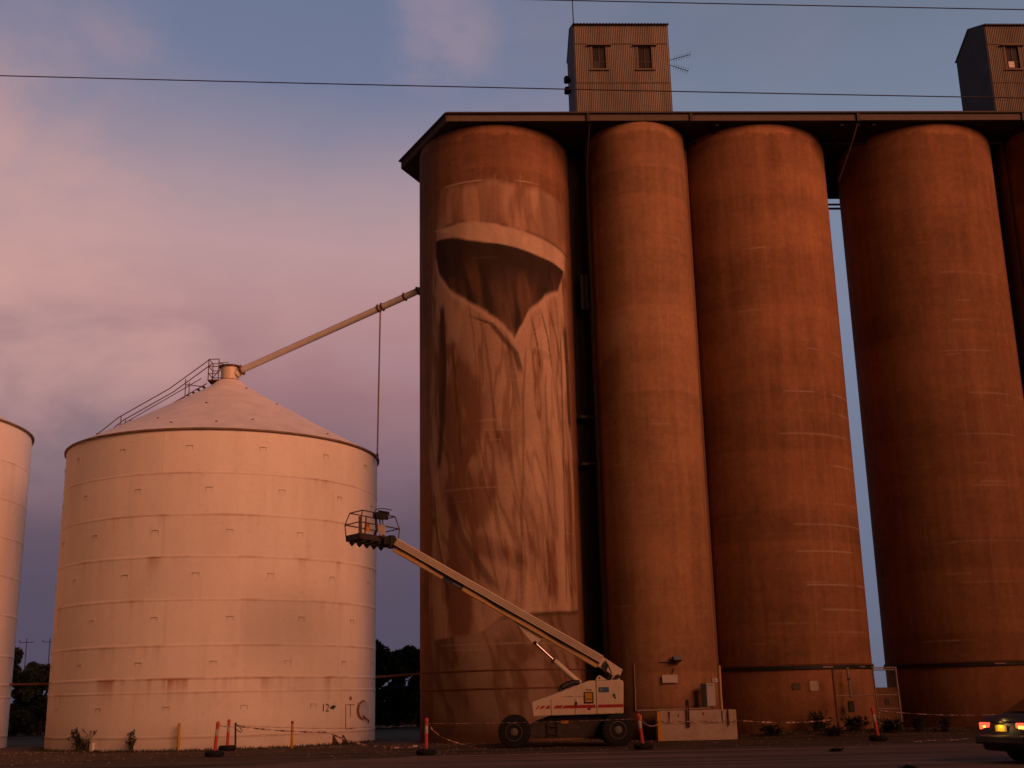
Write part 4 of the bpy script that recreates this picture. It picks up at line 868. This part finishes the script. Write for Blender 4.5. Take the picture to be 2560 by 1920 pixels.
MB().box((5.69, 45.93, 2.17), (.575, .014, .285), Matrix.Rotation(R(0), 3, 'Z')).build('plate', M['sign'], sgt)
MB().tube([(5.80, 45.95, 2.36), (5.82, 45.93, 2.45), (5.86, 45.94, 2.50), (5.86, 45.95, 2.58)], .018, 6).build('hook', M['black'], sgt)
for (u, z, w, h, m, lb, cat) in ((11.68, 1.80, .34, .37, 'signy', 'pale square sign on the rust brown silo left of the mesh gate', 'sign'), (11.02, 1.80, .30, .24, 'frame', 'faded brown plate left of the pale square sign on the rust brown silo', 'plate'), (19.98, 1.82, .34, .40, 'signy', 'pale sign at the right edge of the picture on the dark silo', 'sign')):
    uc = 11.58 if u < 15 else 19.17; a = math.asin((u - uc) / SILO_R); p = RW(uc + (SILO_R + .02) * math.sin(a), -(SILO_R + .02) * math.cos(a), z)
    t = thing('wall_sign', p, lb, cat, 'pale signs on the concrete walls')
    MB().box(p, (w, .014, h), Matrix.Rotation(ROW + a, 3, 'Z')).build('plate', M[m], t)
    b = MB(); [b.box(p + Matrix.Rotation(ROW + a, 3, 'Z') @ Vector((sx * w * .42, -.01, sz * h * .42)), (.02, .01, .02)) for sx in (-1, 1) for sz in (-1, 1)]; b.build('screw', M['steel'], t)

# ------------------------------------------------------------------ mesh gate
gt = thing('mesh_gate', RW(13.4, -3.9, .15), 'rusty steel framed mesh gate standing before the slit between two silos', 'gate')
v = -3.95
def gp(u, z): return RW(u, v, z)
for u, z1 in ((12.30, 2.38), (14.70, 2.42)): MB().tube([gp(u, .15), gp(u - .05, z1)], .04, 10).build('gate_post', M['rust'] if u < 13 else M['gal'], gt, smooth=50)
MB().tube([gp(13.85, .55), gp(13.78, 2.40)], .03, 8).build('gate_post', M['gal'], gt, smooth=50)
for z, u0 in ((2.41, 13.78), (2.33, 13.78), (1.42, 12.28), (.92, 13.8), (.38, 12.6)): MB().tube([gp(u0, z), gp(14.68, z)], .022, 8).build('rail', M['gal'], gt)
b = MB(); d = .14
for k in range(-18, 40):
    for sgn in (1, -1):
        pts = []
        for i in range(0, 33):
            z = .38 + 2.0 * i / 32; u = 12.3 + k * d + sgn * (z - .38) * .8
            if 12.3 <= u <= 14.68 and not (u < 13.8 and z > 1.42 + .95): pts.append((u, z))
        if len(pts) > 1: b.beam(gp(*pts[0]), gp(*pts[-1]), .004, .004)
b.build('wire_mesh', M['gal'], gt)
dp = thing('drop_pipe', RW(13.0, -3.5, 1.1), 'pale vertical pipe with a dark valve behind the mesh gate', 'pipe')
MB().tube([RW(12.98, -3.45, 2.45), RW(13.02, -3.5, 1.35)], .05, 10).build('pipe', M['gal'], dp, smooth=50)
MB().tube([RW(13.0, -3.47, 1.98), RW(13.0, -3.47, 2.06)], .08, 10).build('collar', M['rust'], dp)
MB().box(RW(12.98, -3.5, 1.02), (.22, .2, .42), RROT).build('valve', M['black'], dp, bevel=.04)
cab = thing('cabinet_box', RW(15.35, -.6, .0), 'low brown steel cabinet at the foot of the slit behind the mesh gate', 'cabinet')
MB().box(RW(15.35, -.6, .85), (1.3, .4, 1.7), RROT).build('case', mat('brown cabinet', (.22, .10, .05), .7), cab, bevel=.02)
MB().box(RW(15.3, -.82, 1.15), (.18, .02, .28), RROT).build('notice', M['steel'], cab)

# ------------------------------------------------------------------ plants and trees
def leaf_mesh(n, seed, clumps, size):
    rs = np.random.RandomState(seed); b = MB()
    cl = rs.randint(0, len(clumps), n)
    for i in range(n):
        c, rad = clumps[cl[i]]
        d = rs.normal(size=3); d /= np.linalg.norm(d); rr = rad * rs.rand() ** 0.45
        p = Vector(np.array(c) + d * rr * np.array([1, 1, .8])); s_ = size * (.6 + .9 * rs.rand())
        a = Vector(rs.normal(size=3)).normalized(); e = a.cross(Vector(rs.normal(size=3))).normalized()
        b.add([p - a * s_, p + e * s_ * .45, p + a * s_, p - e * s_ * .45], [(0, 1, 2, 3)])
    return b
def tree(x, y, h, w, seed, label):
    t = thing('tree', (x, y, 0), label, 'tree', 'dark trees behind the bins')
    rs = random.Random(seed); tr = MB(); tr.tube([(x, y, 0), (x + .1, y, h * .25), (x, y, h * .5)], .16, 10, .09)
    cl = []
    for k in range(30):
        a = rs.uniform(0, 6.28); q = rs.uniform(.15, 1) * w; z = rs.uniform(.08, .96) * h; q *= 1.15 - .75 * (z / h) ** 2
        p = (x + q * math.cos(a), y + q * math.sin(a), z); cl.append((p, rs.uniform(.35, .75) * w * .42))
        z0 = min(z * .7, h * .48); tr.tube([(x, y, z0), ((x + p[0]) / 2, (y + p[1]) / 2, z0 + (z - z0) * .65), p], .05, 6, .015)
    tr.build('trunk', M['bark'], t)
    leaf_mesh(15000, seed, cl, .13).build('crown', M['leaf'], t)
    return t
tree(-7.6, 77, 4.6, 2.0, 27, 'dark bushy tree filling the middle of the gap beside the mural silo')
tree(-8.9, 74, 5.0, 2.2, 21, 'taller dark tree in the gap just right of the white bin')
tree(-6.2, 76, 4.7, 1.9, 22, 'leafy dark tree in the gap touching the mural silo')
tree(-11.9, 78, 4.8, 2.2, 23, 'dark tree mostly hidden behind the white bin')
tree(-29.2, 75, 4.3, 2.0, 24, 'dark rounded tree in the gap between the two white bins')
tree(-31.8, 74, 5.6, 2.2, 25, 'taller dark tree half hidden behind the cut off white bin')
tree(-4.0, 78, 4.9, 1.8, 26, 'dark tree hidden mostly behind the mural silo')
# unseen trees added behind and right of the viewer to shade the silo feet
big = None
for k in range(11):
    q = Vector((34 + 6.2 * k, -44 + 8.0 * k, 0)); rs = random.Random(400 + k)
    if big is None:
        big = thing('tree', (0, 0, 0), 'unseen tree added behind the viewer to shade the silo feet', 'tree', 'unseen trees added for shade')
        tr = MB(); tr.tube([(0, 0, 0), (.2, .1, 3), (0, 0, 7)], .35, 10, .18); cl = []
        for m_ in range(26):
            a = rs.uniform(0, 6.28); d = rs.uniform(.1, 1) * 4.2; z = rs.uniform(1.5, 11); p = (d * math.cos(a), d * math.sin(a), z); cl.append((p, rs.uniform(1.2, 2.2))); tr.tube([(0, 0, min(z * .6, 6)), p], .10, 6, .03)
        tr.build('trunk', M['bark'], big); leaf_mesh(3500, 5, cl, .42).build('crown', M['leaf'], big); o = big
    else: o = tree_copy(big)
    o.location = q; o.rotation_euler = (0, 0, rs.uniform(0, 6)); o.scale = [rs.uniform(2.2, 2.6)] * 3
wall_ = thing('boundary_fence', (-18, 84, 0), 'low dark board fence far behind the trees in the gaps', 'fence')
MB().box((-18, 84, .75), (50, .08, 1.5)).build('boards', M['dark'], wall_)
b = MB(); [b.box((-43 + 2.5 * k, 83.9, .8), (.12, .1, 1.6)) for k in range(21)]; b.build('fence_posts', M['bark'], wall_)
def weed(x, y, h, w, n, seed, label, m='weed', blades=True):
    z0 = float(gz(np.array(x), np.array(y))); rs = random.Random(seed); b = MB()
    for k in range(n):
        a = rs.uniform(0, 6.28); l = h * rs.uniform(.3, .85); q = w * rs.uniform(.2, 1); bx_, by_ = x + rs.gauss(0, w * .25), y + rs.gauss(0, w * .2)
        p = [Vector((bx_, by_, z0)), Vector((bx_ + q * .4 * math.cos(a), by_ + q * .4 * math.sin(a), z0 + l * .6)), Vector((bx_ + q * math.cos(a), by_ + q * math.sin(a), z0 + l))]
        b.tube(p, .012, 4, .004)
        for j in range(9):
            f = rs.uniform(.2, 1); c = p[1] + (p[2] - p[1]) * f if f > .4 else p[0] + (p[1] - p[0]) * (f + .4)
            d = Vector((rs.gauss(0, 1), rs.gauss(0, 1), rs.gauss(.3, .6))).normalized() * rs.uniform(.05, .12); e = d.cross(Vector((rs.gauss(0, 1), rs.gauss(0, 1), 1))).normalized() * .03
            b.add([c, c + d * .5 + e, c + d, c + d * .5 - e], [(0, 1, 2, 3)])
    return tag(b.build('weed', M[m], org=(x, y, z0)), label, 'weed', 'weeds growing along the walls')
weed(-16.2, 46.0, 1.0, .55, 60, 1, 'tall bushy weed at the left foot of the white bin')
weed(-14.1, 44.9, .85, .18, 16, 2, 'thin tall weed stalk left of the yellow post at the white bin')
for i, (x, y, h, w, n, lb) in enumerate(((11.05, 45.75, .85, .4, 70, 'tall spiky weed under the pale square sign'), (12.35, 45.6, .62, .5, 90, 'wide weed right of the pale square sign, left of the gate post'), (13.5, 45.0, .55, .5, 110, 'dense bush at the left foot of the mesh gate'),
                                        (9.15, 45.0, .45, .45, 60, 'low weed right of the concrete block'), (11.3, 44.4, .40, .40, 60, 'low weed at the tape end before the silo'), (14.5, 44.9, .70, .25, 40, 'weed behind the leaning bollard'), (15.4, 44.8, .60, .25, 40, 'weed at the right foot of the mesh gate'))):
    weed(x, y, h, w, n, 30 + i, lb)
weed(7.68, 24.7, .13, .12, 60, 60, 'small green tuft on the road at the bottom edge of the picture', 'leaf')
weed(8.6, 33.9, .06, .14, 24, 61, 'tiny tuft on the road right of the concrete block')

# grass and stubble along the foot of the bin
b = MB(); rs = random.Random(77)
for k in range(1500):
    a = R(rs.uniform(-80, 80)); d = BR + abs(rs.gauss(.05, .35)); x, y = BX + d * math.sin(a), BY - d * math.cos(a); h = rs.uniform(.03, .12)
    b.add([(x - .012, y, 0), (x + .012, y, 0), (x + rs.gauss(0, .04), y + rs.gauss(0, .03), h)], [(0, 1, 2)])
for k in range(1200):
    x = rs.uniform(8, 19); y = 45.2 + rs.gauss(0, .6); z0 = float(gz(np.array(x), np.array(y))); h = rs.uniform(.03, .14)
    b.add([(x - .012, y, z0), (x + .012, y, z0), (x + rs.gauss(0, .04), y + rs.gauss(0, .03), z0 + h)], [(0, 1, 2)])
o = b.build('grass', M['weed']); o['kind'] = 'stuff'; o['label'] = 'short dry grass along the foot of the bin and silos'; o['category'] = 'grass'

b = MB(); rs = random.Random(88)
for k in range(2600):
    x = rs.uniform(-20, 20); y = rs.choice((rs.uniform(36, 46), 45.6 + rs.gauss(0, .5))); 
    if (x - BX) ** 2 + (y - BY) ** 2 < BR ** 2: continue
    z0 = float(gz(np.array(x), np.array(y))); q = rs.uniform(.012, .05) * rs.uniform(.5, 1.2)
    o_ = [Vector((rs.gauss(0, .15) + dx, rs.gauss(0, .15) + dy, dz)) * q for dx, dy, dz in ((1, 0, 0), (0, 1, 0), (-1, 0, 0), (0, -1, 0), (.2, .1, .75))]
    b.add([Vector((x, y, z0)) + p for p in o_], [(0, 1, 4), (1, 2, 4), (2, 3, 4), (3, 0, 4)])
o = b.build('gravel', mat('loose stones', (.20, .15, .115), .95, var=.4)); o['kind'] = 'stuff'; o['label'] = 'loose stones scattered over the gravel yard'; o['category'] = 'gravel'

# ------------------------------------------------------------------ poles and power lines
for x, y, lb in ((-48.6, 120, 'far pole with a crossarm between the two white bins, left one'), (-46.3, 120, 'far pole close against the edge of the large white bin')):
    t = thing('utility_pole', (x, y, 0), lb, 'pole', 'far poles in the left gap')
    MB().tube([(x, y, 0), (x, y, 8.3)], .055, 8, .04).build('pole', M['bark'], t); MB().box((x, y, 7.9), (1.5, .06, .06)).build('crossarm', M['bark'], t)
    b = MB(); [b.lathe([(.04, 0), (.06, .1), (.02, .16)], (x + dx, y, 7.96), 6) for dx in (-.7,)]; b.build('insulator', M['steel'], t)
def cable(p, q, s_, r_, label):
    tag(MB().tube(sagpts(p, q, s_, 60), r_, 6).build('power_line', M['wire'], org=p, smooth=60), label, 'power line', 'power lines crossing the sky')
def wpt(x30, z30, Y=24): return Vector((x30 * Y / 30, Y, 1.6 + (z30 - 1.6) * Y / 30))
a, c_ = wpt(-14.215, 18.86), wpt(14.419, 17.50); d = (c_ - a)
cable(a - d * 1.0 + Vector((0, 0, .19)), c_ + d * 1.0 + Vector((0, 0, .17)), .25, .014, 'dark power line crossing the whole picture in front of the corrugated shed')
a, c_ = wpt(7.417, 20.70), wpt(14.794, 20.35); d = (c_ - a)
cable(a - d * 4.0, c_ + d * 3, .12, .014, 'dark power line cutting the upper right corner of the sky')

# ------------------------------------------------------------------ car (local frame: x forward, y left, rear bumper near x=0)
car = thing('car', (10.56, 27.0, 0), 'dark car with glowing red tail lights at the right edge of the picture', 'car')
car.rotation_euler = (0, 0, R(17))
Z0 = (0, 0, 0)
def loft(secs, name, m, parent, smooth=40, bevel=0):
    b = MB(); n = len(secs[0])
    for s_ in secs: b.v += [tuple(p) for p in s_]
    k = len(secs)
    b.f = [(i * n + j, i * n + (j + 1) % n, (i + 1) * n + (j + 1) % n, (i + 1) * n + j) for i in range(k - 1) for j in range(n)] + [tuple(range(n - 1, -1, -1)), tuple((k - 1) * n + j for j in range(n))]
    b.mi = [0] * len(b.f); return b.build(name, m, parent, smooth=smooth, org=Z0, bevel=bevel)
def sec(x, hw, zb, zt, tum=.93):
    return [(x, y, z) for y, z in ((-hw * .90, zb), (-hw, zb + .15), (-hw, zb + (zt - zb) * .6), (-hw * tum, zt - .05), (-hw * .80, zt), (0, zt + .02), (hw * .80, zt), (hw * tum, zt - .05), (hw, zb + (zt - zb) * .6), (hw, zb + .15), (hw * .90, zb), (0, zb - .01))]
loft([sec(-.06, .72, .36, .62), sec(0, .80, .28, .95), sec(.12, .84, .25, 1.00), sec(.6, .86, .22, 1.02), sec(1.1, .87, .20, .98), sec(2.6, .87, .20, .95), sec(3.4, .86, .20, .93), sec(4.2, .82, .22, .80), sec(4.5, .74, .30, .66)], 'body', M['car'], car)
def csec(x, z, wt_, zb=.96): return [(x, y, zz) for y, zz in ((-.80, zb), (-wt_, z - .05), (-wt_ * .86, z), (wt_ * .86, z), (wt_, z - .05), (.80, zb))]
loft([csec(.52, 1.00, .78, .97), csec(1.05, 1.34, .62), csec(1.5, 1.42, .60), csec(2.3, 1.41, .60), csec(3.1, 1.00, .76)], 'cabin', M['car'], car)
MB().add([(.60, -.60, 1.07), (.60, .60, 1.07), (1.02, .50, 1.335), (1.02, -.50, 1.335)], [(0, 1, 2, 3)]).build('rear_window', M['carglass'], car, org=(.012, 0, -.012))
for s_ in (-1, 1):
    b = MB(); b.add([(1.05, .795 * s_, 1.0), (2.85, .795 * s_, 1.0), (2.25, .665 * s_, 1.34), (1.30, .665 * s_, 1.34)], [(0, 1, 2, 3)]); b.build('side_window', M['carglass'], car, org=(0, -.012 * s_, 0))
    tl = MB().box((-.012, .60 * s_, .78), (.05, .36, .15)).build('tail_light', M['tail'], car, org=Z0, bevel=.02)
    MB().box((-.04, .60 * s_, .765), (.012, .17 if s_ < 0 else .08, .06 if s_ < 0 else .04)).build('brake_bulb', M['tailcore'], tl, org=Z0, bevel=.01)
    for x in (.95, 3.65):
        w = bpy.data.objects.new('wheel', None); w.empty_display_size = .2; COL.objects.link(w); w.parent = car; w.location = (x, .78 * s_, .31)
        MB().lathe([(.19, -.10), (.28, -.11), (.31, -.07), (.31, .07), (.28, .11), (.19, .10)], Z0, 32, 'y').build('tyre', M['rubber'], w, smooth=35, org=Z0)
        MB().lathe([(.195, 0), (.195, .09 * s_), (.12, .06 * s_), (.0, .09 * s_)], Z0, 24, 'y').build('rim', M['hub'], w, smooth=35, org=Z0)
bp_ = MB(); bp_.box((-.10, 0, .50), (.14, 1.62, .20)); bp_.build('bumper', M['car'], car, org=Z0, bevel=.04)
MB().box((-.178, 0, .575), (.014, 1.2, .03)).build('bumper_strip', M['gal'], car, org=Z0)
MB().box((-.075, 0, .74), (.012, .372, .134)).build('number_plate', M['plate'], car, org=Z0)
MB().box((-.05, 0, .87), (.05, .60, .035)).build('plate_garnish', M['rubber'], car, org=Z0)
lt = bpy.data.lights.new('plate_lamp', 'AREA'); lt.energy = 1.5; lt.size = .30; lt.size_y = .02; lt.shape = 'RECTANGLE'; lt.color = (1, .62, .18)
l_o = bpy.data.objects.new('plate_lamp', lt); COL.objects.link(l_o); l_o.parent = car; l_o.location = (-.17, 0, .84); l_o.rotation_euler = (0, R(-38), R(0))
